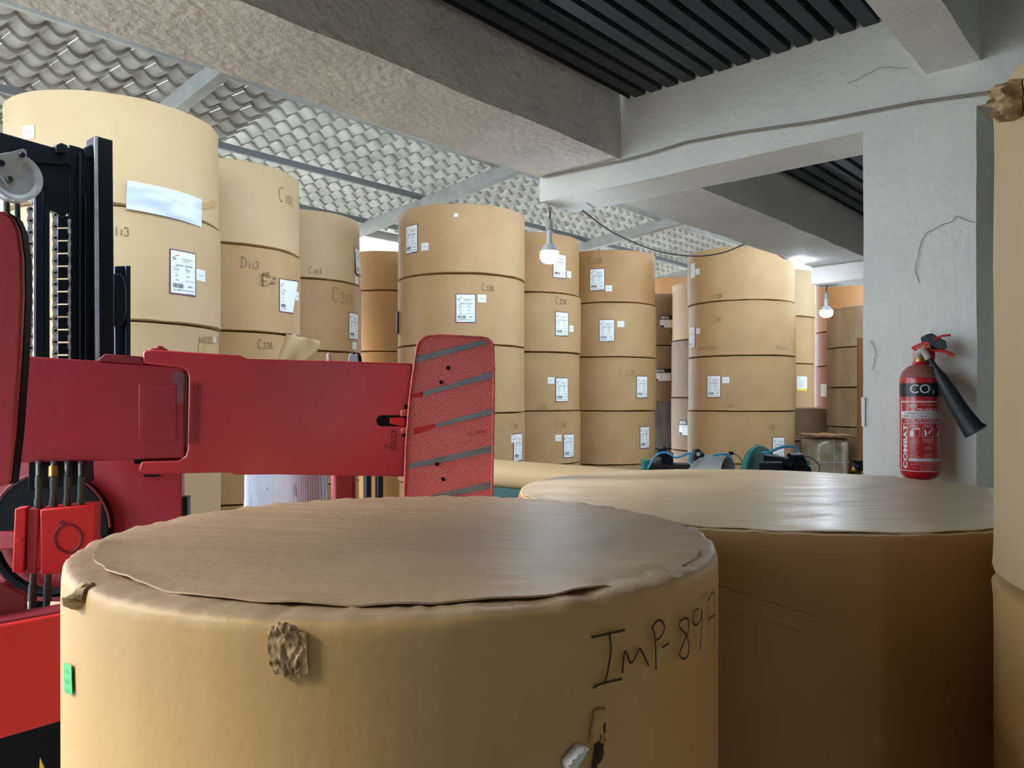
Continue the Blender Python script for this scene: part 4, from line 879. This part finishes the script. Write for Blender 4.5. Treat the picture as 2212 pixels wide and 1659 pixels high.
# ------------------------------------------------------------------ teal unwinding machine beyond the wide roll
def machine():
    Y = 5.9; o = thing('unwind_machine', 'teal machine with blue air hoses behind the wide shiny topped roll', 'machine', at(1570, 1100, Y) * 1.0)
    o.location.z = 0
    ax = Vector((.80, -.60, 0)); P = lambda x, y, d=0: at(x, y, Y + d)
    def pt(name, mat, fn, parent=o, bevel=0, label=None): mb = MB(); fn(mb); return build(mb, name, mat, parent, bevel=bevel, label=label)
    pt('base_frame', 'teal', lambda mb: (mb.box((o.location.x, Y, .35), (1.35, .5, .7)), mb.box((o.location.x - .2, Y + .05, .85), (.5, .35, .35)), mb.box((o.location.x + .5, Y + .05, .85), (.3, .3, .35))), bevel=.02)
    c = P(1540, 1025); d = pt('guard_drum', 'sheet', lambda mb: mb.lathe([(0, -.16), (.145, -.16), (.15, -.155), (.15, .12), (0, .12)], c, n=48, axis=ax), label='grey sheet metal drum guard')
    pt('drum_end', 'black', lambda mb: mb.lathe([(0, .12), (.135, .12), (.135, .128), (0, .128)], c, n=48, axis=ax), d)
    c2 = P(1640, 1022); ax2 = Vector((.62, -.78, .0)); dd = pt('teal_disc', 'teal', lambda mb: mb.lathe([(0, -.03), (.20, -.03), (.212, -.02), (.212, .02), (.20, .03), (0, .03)], c2, n=64, axis=ax2), label='large teal brake disc')
    def teeth(mb):
        for k in range(9):
            a = math.radians(100 + k * 14); u = Vector((0, 0, 1)); v = ax2.cross(u); q = c2 + (v * math.cos(a) + u * math.sin(a)) * .205 - ax2 * .045; mb.ball(q, .018, None, 10, 6)
    pt('disc_bolt', 'teal', teeth, dd)
    pt('motor', 'black', lambda mb: (mb.tube([P(1650, 997, -.12), P(1712, 1005, -.2)], [.062, .055], n=20), mb.tube([P(1708, 1003, -.2), P(1732, 1000, -.2)], [.085, .075], n=20), mb.tube([P(1640, 1014, -.2), P(1690, 1014, -.25)], .06, n=16)))
    pt('roller_shaft', 'shaft', lambda mb: (mb.tube([P(1397, 1006), P(1500, 1010)], .034, n=18), mb.tube([P(1397, 1006), P(1428, 1007)], .045, n=18)))
    pt('shaft_bracket', 'teal', lambda mb: (mb.box(P(1393, 1015), (.045, .12, .16)), mb.box(P(1393, 1080), (.04, .1, .5))), bevel=.006)
    pt('guide_rail', 'teal', lambda mb: mb.tube([P(1470, 1004, .1), P(1505, 1001, .1)], .01, n=8))
    rg = pt('regulator', 'fitting', lambda mb: (mb.tube([P(1500, 995), P(1503, 972)], .026, n=14), mb.tube([P(1497, 985), P(1520, 982)], .02, n=12), mb.tube([P(1500, 973), P(1508, 971), P(1517, 980)], .008, n=8), mb.tube([P(1500, 995), P(1500, 1030)], .015, n=10)))
    pt('gauge', 'white', lambda mb: mb.lathe([(0, 0), (.014, 0), (.016, .006), (0, .008)], P(1508, 981, -.04), n=20, axis=(0.2, -1, 0)), rg)
    pt('air_valve', 'black', lambda mb: (mb.box(P(1428, 978), (.05, .05, .06)), mb.box(P(1440, 992), (.09, .06, .1)), mb.tube([P(1434, 972), P(1433, 966), P(1437, 966), P(1438, 975)], .006, n=8), mb.tube([P(1440, 995), P(1440, 1060)], .03, n=10)), bevel=.003)
    for pts, r in (([(1400, 1012), (1412, 990), (1428, 978), (1445, 980), (1458, 988), (1470, 986), (1482, 981), (1494, 978), (1497, 977)], .008), ([(1494, 977), (1489, 985), (1491, 996), (1497, 1000)], .008),
                   ([(1645, 979), (1660, 977), (1685, 967), (1704, 964), (1717, 968), (1726, 984), (1728, 1003), (1724, 1016)], .011), ([(1702, 993), (1712, 987), (1725, 986), (1742, 994), (1750, 1008), (1751, 1022)], .008), ([(1540, 984), (1556, 981), (1572, 982), (1580, 990)], .009)):
        pt('air_hose', 'blue_hose', lambda mb: mb.tube(bent([P(x, y, -.1) for x, y in pts]), r, n=10), label='blue air hose')
    pt('thin_cable', 'cable', lambda mb: mb.tube(bent([P(x, y) for x, y in ((1735, 986), (1750, 988), (1764, 998), (1770, 1008), (1769, 1020))]), .004, n=8)); pt('thin_cable', 'wire', lambda mb: mb.tube(bent([P(x, y) for x, y in ((1580, 979), (1590, 982), (1600, 992), (1605, 1006))]), .004, n=8))
    pt('end_valve', 'fitting', lambda mb: (mb.tube([P(1735, 992, -.1), P(1738, 1012, -.1)], .03, n=12), mb.ball(P(1742, 1015, -.12), .04)))
    pt('cap_fitting', 'black', lambda mb: (mb.tube([P(1560, 983), P(1574, 984)], .014, n=10), mb.box(P(1579, 979), (.03, .03, .025))))
machine()
def small_valve():
    o = thing('pipe_valve', 'small black pipe valve peeping out left of the white column', 'valve', at(1850, 1050, 5.2)); o.location.z = 0; P = lambda x, y: at(x, y, 5.2)
    for n_, m_, f in (('valve_body', 'black', lambda mb: (mb.tube([P(1846, 1004), P(1866, 1004)], .022, n=12), mb.ball(P(1855, 1008), .035), mb.tube([P(1840, 995), P(1850, 997), P(1868, 998)], .008, n=8))), ('stem', 'fitting', lambda mb: mb.tube([P(1855, 1005), P(1855, 1005) * 1.0 - Vector((0, 0, P(1855, 1005).z))], .016, n=10)), ('hand_wheel', 'brass', lambda mb: mb.ball(P(1846, 1014), .02))):
        mb = MB(); f(mb); build(mb, n_, m_, o)
small_valve()

# ------------------------------------------------------------------ lamps, cables
def bulb(px, ytop, ycap, yb0, yb1, Y, label, tilt=0):
    c = at(px, yb1, Y); ztop = H - (ytop - CY) / F * Y; z0 = c.z; z1 = H - (yb0 - CY) / F * Y; zc = H - (ycap - CY) / F * Y; R = .062
    o = thing('hanging_bulb', label, 'light bulb', (c.x, Y, ztop), 'hanging light bulbs')
    mb = MB(); hgt = (z1 - z0) * .62; mb.lathe([(0, 0), (R * .45, .004), (R * .8, .016), (R * .97, .034), (R, .055), (R, hgt * .8), (R * .98, hgt), (0, hgt)], (c.x, Y, z0), n=32); build(mb, 'globe', 'bulb', o, label='glowing white globe')
    mb = MB(); mb.lathe([(R * .98, hgt), (R * .9, hgt + .01), (R * .5, z1 - z0), (R * .32, z1 - z0 + .004), (.018, zc - z0)], (c.x, Y, z0), n=32); build(mb, 'housing', 'bulb_body', o)
    mb = MB(); mb.lathe([(.02, 0), (.024, .005), (.024, .05), (.016, .06), (.012, .075)], (c.x, Y, zc), n=20); build(mb, 'socket', 'pvc', o)
    mb = MB(); mb.tube(bent([(c.x, Y, zc + .07), (c.x + .002, Y, (zc + .07 + ztop) / 2), (c.x - .004, Y, ztop)]), .0035, n=8); mb.tube(bent([(c.x + .004, Y, zc + .07), (c.x + .006, Y, (zc + .07 + ztop) / 2), (c.x + .012, Y, ztop)]), .003, n=8); build(mb, 'flex', 'cable', o)
bulb(1187, 447, 498, 528, 570, 5.02, 'nearer glowing bulb hanging from the end of the white beam')
bulb(1785, 600, 645, 662, 686, 7.52, 'farther glowing bulb hanging left of the white column')
bulb(1727, 552, 558, 560, 573, 7.0, 'glowing bulb half hidden behind the top of the broad right stack')
mb = MB(); Pa = [at(1180, 378, 4.86), at(1340, 343, 4.50), at(1480, 302, 4.17), at(1598, 284, 3.99), at(1760, 261, 3.75), at(1980, 219, 3.44), at(2212, 187, 3.165)]
BP = Plane(W(3.785, 0, 0).x, W(3.785, 0, 0).y, math.atan2(D2.y, D2.x)); q = [BP.back(-.012).hit(x, y) for x, y in ((1172, 381), (1340, 346), (1400, 331), (1480, 306), (1598, 284), (1760, 261), (1980, 219), (2212, 187), (2330, 168))]
mb.tube(q, .003, n=8); mb.tube([p + Vector((0, 0, -.010)) for p in q], .003, n=8)
tag(build(mb, 'electric_cable', 'wire', loc=q[0]), 'twin grey wire clipped along the white cross beam', 'cable')
mb = MB(); q = [at(1258, 455, 4.95), at(1330, 505, 5.6), at(1420, 542, 6.1), at(1500, 553, 6.4), at(1560, 546, 6.5), at(1612, 526, 6.57)]; q2 = [at(1612, 526, 6.57), at(1670, 545, 6.9), at(1700, 560, 7.0), at(1725, 556, 7.05)]
q[0] = W(4.12, 2.30, 2.882) if False else q[0]
mb.tube(bent(q), .0055, n=8); mb.tube(bent(q2), .0055, n=8)
tag(build(mb, 'electric_cable', 'cable', loc=q[0]), 'thin black cable sagging below the far beam in front of the tiled roof', 'cable')
mb = MB(); P = Plane(W(3.78, 1.18, 0).x, W(3.78, 1.18, 0).y, math.atan2(D2.y, D2.x)); mb.prism([P.hit(*p) for p in ((1860, 858), (1868, 859), (1868, 922), (1861, 920))], P.n3 * .02)
tag(build(mb, 'wall_conduit', 'sticker', loc=P.hit(1864, 890)), 'short white strip fixed to the left edge of the column', 'strip')

# ------------------------------------------------------------------ fire extinguisher on the column
def extinguisher():
    t = .976; a = 3.79 - .115; c = W(a, t, 0); k = ray(1987.5)
    # slide along the wall until the axis sits on the sight line
    for _ in range(40):
        c = W(a, t, 0); e = c.x / c.y - k; t += e * 2.2
    Y = c.y; zb = H - (1038 - CY) / F * Y; sc = Y / F; R = 40.6 * sc * .985; zz = lambda y: H - (y - CY) / F * Y
    o = thing('fire_extinguisher', 'red carbon dioxide fire extinguisher with black horn hung on the white column', 'fire extinguisher', (c.x, Y, zb))
    def pt(name, mat, fn, parent=o, bevel=0, label=None, **kk): mb = MB(); fn(mb); return build(mb, name, mat, parent, bevel=bevel, label=label, **kk)
    hb = lambda y: zz(y) - zb
    prof = [(0, 0), (R * .55, .002), (R * .8, .012), (R * .95, .03), (R, .055), (R, hb(900)), (R, hb(822)), (R * .985, hb(816)), (R * .93, hb(808)), (R * .80, hb(800)), (R * .62, hb(793)), (R * .42, hb(789)), (R * .37, hb(786)), (R * .36, hb(781))]
    body = pt('cylinder', 'ext_red', lambda mb: mb.lathe(prof, (c.x, Y, zb), n=64, mats=['ext_red'] * 7 + ['ext_dust'] * 4 + ['ext_red'] * 2), angle=40)
    ang = math.atan2(-Y, -c.x)                                      # label centre faces the room
    fn = lambda u, v, d: Vector((c.x + (R + .0006 + d) * math.cos(ang + u / R), Y + (R + .0006 + d) * math.sin(ang + u / R), v))
    def artist(mb):
        sk = Skin(mb, fn); Z = zz; X = lambda px: R * math.asin(max(-1, min(1, (px - 1987.5) * sc / R)))
        sk.rect(-R * 1.75, Z(857), R * 1.75, Z(828), 'ext_black', 0, 40)
        sk.text('CO', X(1969), Z(849.5), 18.5 * sc, 'ext_white', .001, width=38 * sc); sk.text('2', X(2010), Z(851), 7.5 * sc, 'ext_white', .001)
        L0, L1 = X(1952), X(2027)
        sk.frame(L0, Z(1015.5), R * 1.55, Z(866), .0025, 'ext_white', .0002); sk.frame(L0 + .003, Z(889), R * 1.5, Z(868.5), .0018, 'ext_white', .0002)
        sk.text('FIRE', X(1967), Z(880), 6.2 * sc, 'ext_white', .001, bold=.012, shear=.35); sk.text('TRONICS', X(1981), Z(888), 6.2 * sc, 'ext_white', .001, bold=.012, shear=.35, width=40 * sc)
        sk.rect(X(1990), Z(874.6), X(2019), Z(874), 'ext_white', .0005); sk.rect(X(1966), Z(887.4), X(1979), Z(886.8), 'ext_white', .0005)
        sk.rect(L0 + .002, Z(902), R * 1.5, Z(888.5), 'ext_white', .0004, 16)
        sk.text('CARBON DIOXIDE', X(1958), Z(894.5), 4.4 * sc, 'ext_ink', .001, bold=.012, width=82 * sc); sk.text('FIRE EXTINGUISHER', X(1955.5), Z(900.8), 4.4 * sc, 'ext_ink', .001, bold=.012, width=88 * sc)
        sk.frame(L0 + .002, Z(914.5), R * 1.5, Z(903), .0014, 'ext_white', .0003); sk.text('FOR USE ON CLASS "E" FIRES', X(1967.5), Z(907.5), 3.2 * sc, 'ext_white', .001, bold=.01, width=80 * sc); sk.text('SUITABLE FOR ELECTRICAL AND C FIRES', X(1967.5), Z(912.6), 3.2 * sc, 'ext_white', .001, bold=.01, width=80 * sc)
        sk.rect(X(1965), Z(914), X(1965.6), Z(903.5), 'ext_white', .0005, 1); sk.text('kg', X(1960), Z(910.5), 4 * sc, 'ext_white', .001)
        sk.text('COMBAT', X(1964), Z(1010), 10.5 * sc, 'ext_white', .001, bold=.03, width=94 * sc, rot=1)
        cols = ((X(1966), 'RELEASE'), (X(1991.5), 'OPERATION'), (X(2016), 'METHOD')); bw = 22.5 * sc
        for u, h in cols:
            sk.text(h, u + bw / 2, Z(919.5), 2.6 * sc, 'ext_white', .001, bold=.008, width=18 * sc, center=True); sk.frame(u, Z(942), u + bw, Z(921.5), .0011, 'ext_white', .0004)
        u = cols[0][0]; p = lambda x, y: (u + x * bw, Z(942) + y * 20.5 * sc)
        sk.poly([p(.12, .05), p(.5, .05), p(.5, .5), p(.4, .66), p(.22, .66), p(.12, .5)], 'ext_white', .0006); sk.poly([p(.3, .66), p(.3, .78), p(.55, .9), p(.95, .88), p(.93, .72), p(.6, .76), p(.42, .66)], 'ext_white', .0006)
        u = cols[1][0]; sk.poly([p(.2, .1), p(.38, .12), p(.4, .45), p(.22, .85), p(.16, .7)], 'ext_white', .0006); sk.poly([p(.45, .35), p(.6, .3), p(.95, .9), p(.85, .88)], 'ext_white', .0006)
        u = cols[2][0]; sk.poly([p(.1, .1), p(.4, .1), p(.5, .8), p(.35, .7)], 'ext_white', .0006)
        T1 = ('UNTIE THE', 'LEAD SEAL', 'PULL OUT THE', 'LOCK PIN'); T2 = ('HOLD THE HORN', 'AIM AT THE BASE', 'OF FIRE'); T3 = ('SQUEEZE', 'THE LEVER', 'TO START', 'DISCHARGE')
        for (u, h), T in zip(cols, (T1, T2, T3)):
            for i, tx in enumerate(T): sk.text(tx, u + bw / 2, Z(948 + i * 3.6), 2.1 * sc, 'ext_white', .001, center=True, width=min(20, 2 + 1.5 * len(tx)) * sc)
        T4 = ('keep away', 'from heat', 'and', 'direct sun'); T5 = ('used in', 'closed room', 'may choke')
        for (u, h), T, y0 in zip(cols, (T4, T5, T4), (963, 963, 960)):
            for i, tx in enumerate(T): sk.text(tx, u + bw / 2, Z(y0 + i * 3.4), 2.1 * sc, 'ext_white', .001, center=True, width=min(19, 1.4 * len(tx)) * sc)
            for i, tx in enumerate(('recharge', 'after use', 'inspect yearly', 'by weight')): sk.text(tx, u + bw / 2, Z(y0 + 15 + i * 3.4), 2.1 * sc, 'ext_white', .001, center=True, width=min(21, 1.5 * len(tx)) * sc)
        sk.rect(X(1966), Z(994), R * 1.5, Z(988), 'ext_white', .0003, 12); sk.text('FIRE TRONICS INTERNATIONAL', X(1967), Z(992.5), 2.8 * sc, 'ext_ink', .001, width=78 * sc)
        for i, (x0, x1) in enumerate(((1978, 2022), (1970, 2026), (1988, 2014), (1974, 2024), (1986, 2012))): sk.text('CO2 gas content filled and sealed', X(x0), Z(998.5 + i * 3.5), 2.0 * sc, 'ext_white', .001, width=(x1 - x0) * sc)
    pt('label_print', 'ext_white', artist, body, smooth=False, label='black and white lettering on the red cylinder')
    XP = Plane(c.x, c.y, math.atan2(D2.y, D2.x)); P = lambda x, y, d=0: XP.back(d).hit(x, y)
    pt('valve', 'brass', lambda mb: (mb.lathe([(R * .30, hb(783)), (R * .30, hb(778)), (R * .25, hb(777)), (R * .25, hb(760)), (0, hb(760))], (c.x, Y, zb), n=24), mb.tube([P(1998, 757), P(1996, 748), P(2002, 744), P(2008, 746), P(2010, 752)], .004, n=8)))
    pt('safety_disc', 'ext_red', lambda mb: mb.lathe([(0, 0), (.042, 0), (.045, .004), (.045, .014), (0, .016)], P(1997, 769, .045), n=40, axis=(-D1.x, -D1.y, 0)), label='round red plate behind the valve')
    dirw = Vector((D1.x, D1.y, 0)) * .0
    pt('top_lever', 'red_bright', lambda mb: (mb.prism([P(1976, 749), P(1978, 747), P(2001, 737), P(2012, 742), P(2004, 754), P(1984, 757), P(1977, 754)], (0, .03, 0)), mb.tube(bent([P(2018, 733), P(2034, 726), P(2054, 723.5)]), [.008, .007, .006] + [.005] * 14, n=10)), bevel=.002)
    pt('carry_handle', 'red_bright', lambda mb: mb.tube(bent([P(1999, 757), P(2018, 757), P(2040, 759), P(2060, 768)]), .0065, n=10))
    pt('lever_grip', 'black', lambda mb: (mb.prism([P(1999.5, 727), P(2014, 719), P(2044, 737), P(2047, 751), P(2039, 757), P(2020, 753), P(2002, 741)], (0, .045, 0))), bevel=.004, label='faceted black plastic grip')
    pt('lock_pin', 'wire', lambda mb: mb.tube([P(2050, 762), P(2083, 766.5)], .0018, n=6))
    hs = pt('horn_elbow', 'pvc', lambda mb: mb.tube(bent([P(1984, 772, -.02), P(1985, 762, -.03), P(1993, 758, -.035), P(2001, 766, -.035), P(2006, 776, -.035)]), .014, n=14))
    pt('horn_pipe', 'hose', lambda mb: mb.tube([P(2000, 763, -.035), P(2014, 784, -.035), P(2029, 806, -.035)], .0105, n=14), hs)
    pt('discharge_horn', 'horn', lambda mb: mb.tube([P(2022, 796, -.035), P(2027, 806, -.035), P(2031, 813, -.035), P(2050, 845, -.03), P(2072, 882, -.02), P(2100, 924, -.01), P(2107, 931, -.008), P(2108.5, 933, -.008)], [.013, .018, .023, .029, .034, .042, .047, .047], n=28), label='black conical horn')
    pt('wall_bracket', 'black', lambda mb: (mb.box(W(3.79 - .036, t, zz(800) - .05), (.05, .04, .06), rz=math.atan2(D1.y, D1.x)), mb.box(W(3.79 - .036, t, zz(960)), (.05, .09, .03), rz=math.atan2(D1.y, D1.x))), bevel=.003)
extinguisher()

# ------------------------------------------------------------------ worker behind the clamp arm
def skinned(name, mat, verts, edges, radii, parent, loc, sub=2, root=0):
    me = bpy.data.meshes.new(name); me.from_pydata([Vector(v) - loc for v in verts], edges, []); o = bpy.data.objects.new(name, me); COL.objects.link(o)
    o.parent = parent; me.materials.append(M[mat]); sm = o.modifiers.new('skin', 'SKIN'); sm.use_smooth_shade = True
    for i, r in enumerate(radii):
        rr = r if isinstance(r, tuple) else (r, r); me.skin_vertices[0].data[i].radius = rr; me.skin_vertices[0].data[i].use_root = (i == root)
    sb = o.modifiers.new('sub', 'SUBSURF'); sb.levels = sub; sb.render_levels = sub
    dg = bpy.context.evaluated_depsgraph_get(); m2 = bpy.data.meshes.new_from_object(o.evaluated_get(dg)); o.modifiers.clear(); o.data = m2; m2.materials.clear(); m2.materials.append(M[mat])
    m2.polygons.foreach_set('use_smooth', [True] * len(m2.polygons)); bpy.data.meshes.remove(me)
    return o
def person():
    B = Vector((-1.015, 3.50, 0)); o = thing('person', 'person in a pale blue striped shirt behind the red arm, one finger raised', 'person', B)
    f = Vector((-.55, -.835, 0)).normalized(); sd = Vector((-f.y, f.x, 0))       # facing, and the person's own left
    q = lambda l, z, fw=0: B + sd * l + f * fw + Vector((0, 0, z))
    tip = at(712, 757, 3.42); hb = at(727, 790, 3.42)
    V = [q(0, .95), q(0, 1.12), q(0, 1.28, .01), q(0, 1.40), q(0, 1.47), q(0, 1.52, .01)]; R = [(.12, .08), (.11, .075), (.12, .08), (.10, .07), (.055, .055), (.052, .052)]; E = [(0, 1), (1, 2), (2, 3), (3, 4), (4, 5)]
    def chain(start, pts, rs):
        k = start
        for p, r in zip(pts, rs): V.append(p); R.append(r); E.append((k, len(V) - 1)); k = len(V) - 1
        return k
    ls = [q(.12, 1.40), q(.19, 1.375)]; el = q(.27, 1.33, -.02); wr = hb + Vector((.005, 0, -.10))
    chain(3, ls + [ls[1].lerp(el, .5), el, el.lerp(wr, .5), wr], [.05, .042, .036, .032, .03, .026])
    wl = len(V) - 1; chain(3, [q(-.12, 1.40), q(-.19, 1.375), q(-.22, 1.22, -.01), q(-.235, 1.07, 0), q(-.235, .95, .05), q(-.23, .84, .09)], [.05, .042, .036, .032, .03, .026]); wr2 = len(V) - 1
    chain(0, [q(.09, .88), q(.10, .5, .02), q(.10, .09)], [.085, .058, .04]); a1 = len(V) - 1; chain(0, [q(-.09, .88), q(-.10, .5, .02), q(-.10, .09)], [.085, .058, .04]); a2 = len(V) - 1
    for a, l in ((a1, .1), (a2, -.1)): chain(a, [q(l, .045, .06), q(l, .035, .17)], [.04, .03])
    def hand(k, base, up, out, curl):
        up = up.normalized(); out = out.normalized(); nrm = up.cross(out).normalized(); pc = base + up * .05; chain(k, [pc, base + up * .085], [(.036, .018), (.036, .016)]); pk = len(V) - 1
        for i, (s_, l_) in enumerate(((-.03, .07), (-.010, .08), (.010, .074), (.03, .058))):
            b0 = base + up * .09 + out * s_; c_ = curl[i]; p1 = b0 + (up * math.cos(c_ * .6) + nrm * math.sin(c_ * .6)) * l_ * .45; p2 = p1 + (up * math.cos(c_ * 1.4) + nrm * math.sin(c_ * 1.4)) * l_ * .32; p3 = p2 + (up * math.cos(c_ * 2.1) + nrm * math.sin(c_ * 2.1)) * l_ * .23
            g = 1.6 if c_ < .1 else 1.0; chain(pk, [b0, p1, p2, p3], [.0095 * g, .0088 * g, .0082 * g, .0076 * g])
        t0 = base + up * .03 - out * .035; chain(k, [t0, t0 - out * .022 + up * .025 + nrm * .01, t0 - out * .026 + up * .05 + nrm * .02], [.013, .0105, .009])
    hand(wl, wr, hb - wr, Vector((1, .1, 0)), (.02, 1.2, 1.3, 1.3)); hand(wr2, V[wr2], Vector((0, 0, -1)) + f * .2, f, (.35, .4, .45, .5))
    skinned('body', 'skin', V, E, R, o, B, 2)
    # head with face
    hc = q(0, 1.605, .015); mb = MB(); mb.ball((0, 0, 0), 1.0, None, 32, 24); Rm = Matrix((sd, f, Vector((0, 0, 1)))).transposed()
    for i, v in enumerate(mb.v):
        x, y, z = v; sx = .076 * (1 - .22 * max(0, -z)); yy = y * .095; zz_ = z * .118
        if y > 0:
            yy += .016 * math.exp(-((x / .14) ** 2 + ((z + .12) / .18) ** 2)) - .008 * (math.exp(-(((x - .4) / .2) ** 2 + ((z - .08) / .14) ** 2)) + math.exp(-(((x + .4) / .2) ** 2 + ((z - .08) / .14) ** 2))) + .008 * math.exp(-((x / .3) ** 2 + ((z + .75) / .2) ** 2))
        mb.v[i] = tuple(hc + Rm @ Vector((x * sx, yy, zz_)))
    for sg in (-1, 1): mb.ball(hc + Rm @ Vector((sg * .076, -.005, -.005)), (.012, .016, .03), None, 10, 8)
    hd = build(mb, 'head', 'skin', o, angle=180)
    for sg in (-1, 1):
        mb = MB(); p = hc + Rm @ Vector((sg * .031, .079, .010)); mb.ball(p, .0115, 'eye', 12, 8); mb.ball(p + f * .007, .006, 'iris', 10, 6); build(mb, 'eye', 'eye', hd)
    mb = MB(); mb.tube([hc + Rm @ Vector(v) for v in ((-.024, .078, -.058), (0, .090, -.056), (.024, .078, -.058))], .0055, n=8); build(mb, 'mouth', 'lip', hd)
    mb = MB(); mb.ball((0, 0, 0), 1.0, None, 28, 18)
    for i, v in enumerate(mb.v):
        x, y, z = v; lowf = .42 if y > .35 else -.35; z2 = max(z, lowf); mb.v[i] = tuple(hc + Rm @ Vector((x * .081, y * .099 - .004, z2 * .125)))
    build(mb, 'hair', 'hair', hd, angle=180)
    # shirt and trousers
    V2 = [q(0, .90), q(0, 1.0), q(0, 1.12), q(0, 1.28, .01), q(0, 1.40), q(0, 1.45)]; R2 = [(.20, .14), (.20, .14), (.20, .14), (.205, .14), (.155, .11), (.08, .08)]; E2 = [(0, 1), (1, 2), (2, 3), (3, 4), (4, 5)]
    for sl in ([ls[0], ls[1], ls[1].lerp(el, .5), el, el.lerp(wr, .5), el.lerp(wr, .85)], [q(-.12, 1.40), q(-.19, 1.375), q(-.22, 1.22, -.01), q(-.235, 1.07), q(-.235, .95, .05), q(-.232, .87, .08)]):
        k = 4
        for p, r in zip(sl, (.078, .074, .066, .060, .054, .046)): V2.append(p); R2.append(r); E2.append((k, len(V2) - 1)); k = len(V2) - 1
    sh = skinned('shirt', 'shirt', V2, E2, R2, o, B, 2, root=3)
    for v in sh.data.vertices: p = v.co; v.co = p + Vector(noise.noise_vector(p * 7)) * .010
    mb = MB()
    for z in (1.03, 1.13, 1.23, 1.33): 
        hitp = q(0, z, .5); d = -f; ok, loc_, nn, ix = sh.ray_cast(hitp - B, d)
        if ok: mb.lathe([(0, 0), (.006, 0), (.006, .003), (0, .003)], loc_ + B + f * .001, n=12, axis=f)
    if mb.v: build(mb, 'shirt_buttons', 'white', o)
    V3 = [q(0, .97), q(0, .90), q(.09, .84), q(.10, .5, .02), q(.10, .09), q(-.09, .84), q(-.10, .5, .02), q(-.10, .09)]
    skinned('trousers', 'trouser', V3, [(0, 1), (1, 2), (2, 3), (3, 4), (1, 5), (5, 6), (6, 7)], [(.162, .12), (.16, .12), .098, .078, .07, .098, .078, .07], o, B, 2)
    for l in (.1, -.1):
        mb = MB(); mb.tube([q(l, .05, -.06), q(l, .055, 0), q(l, .05, .1), q(l, .035, .2)], [.05, .053, .048, .033], n=16); build(mb, 'shoe', 'blacker', o)
person()
def grey_piece():
    P = Plane(at(765, 775, 3.32).x, 3.32, math.radians(10)); o = thing('grey_cap', 'pale grey notched piece with a dark strip, poking up behind the red arm', 'cap', P.hit(765, 800))
    mb = MB(); P.prism(mb, [(753, 792), (752, 777), (755, 764), (759, 762), (762, 763), (767, 768), (769, 764), (772, 765), (774, 771), (777, 792)], .05); build(mb, 'crown', 'cap', o, bevel=.006)
    mb = MB(); P.back(.004).prism(mb, [(773, 765), (776, 763), (780, 768), (783, 792), (777, 792)], .04); build(mb, 'strip', 'blacker', o, bevel=.003)
    mb = MB(); P.back(.01).prism(mb, [(745, 786), (790, 786), (790, 830), (745, 830)], .03); build(mb, 'lower_part', 'cap', o, bevel=.006)
grey_piece()
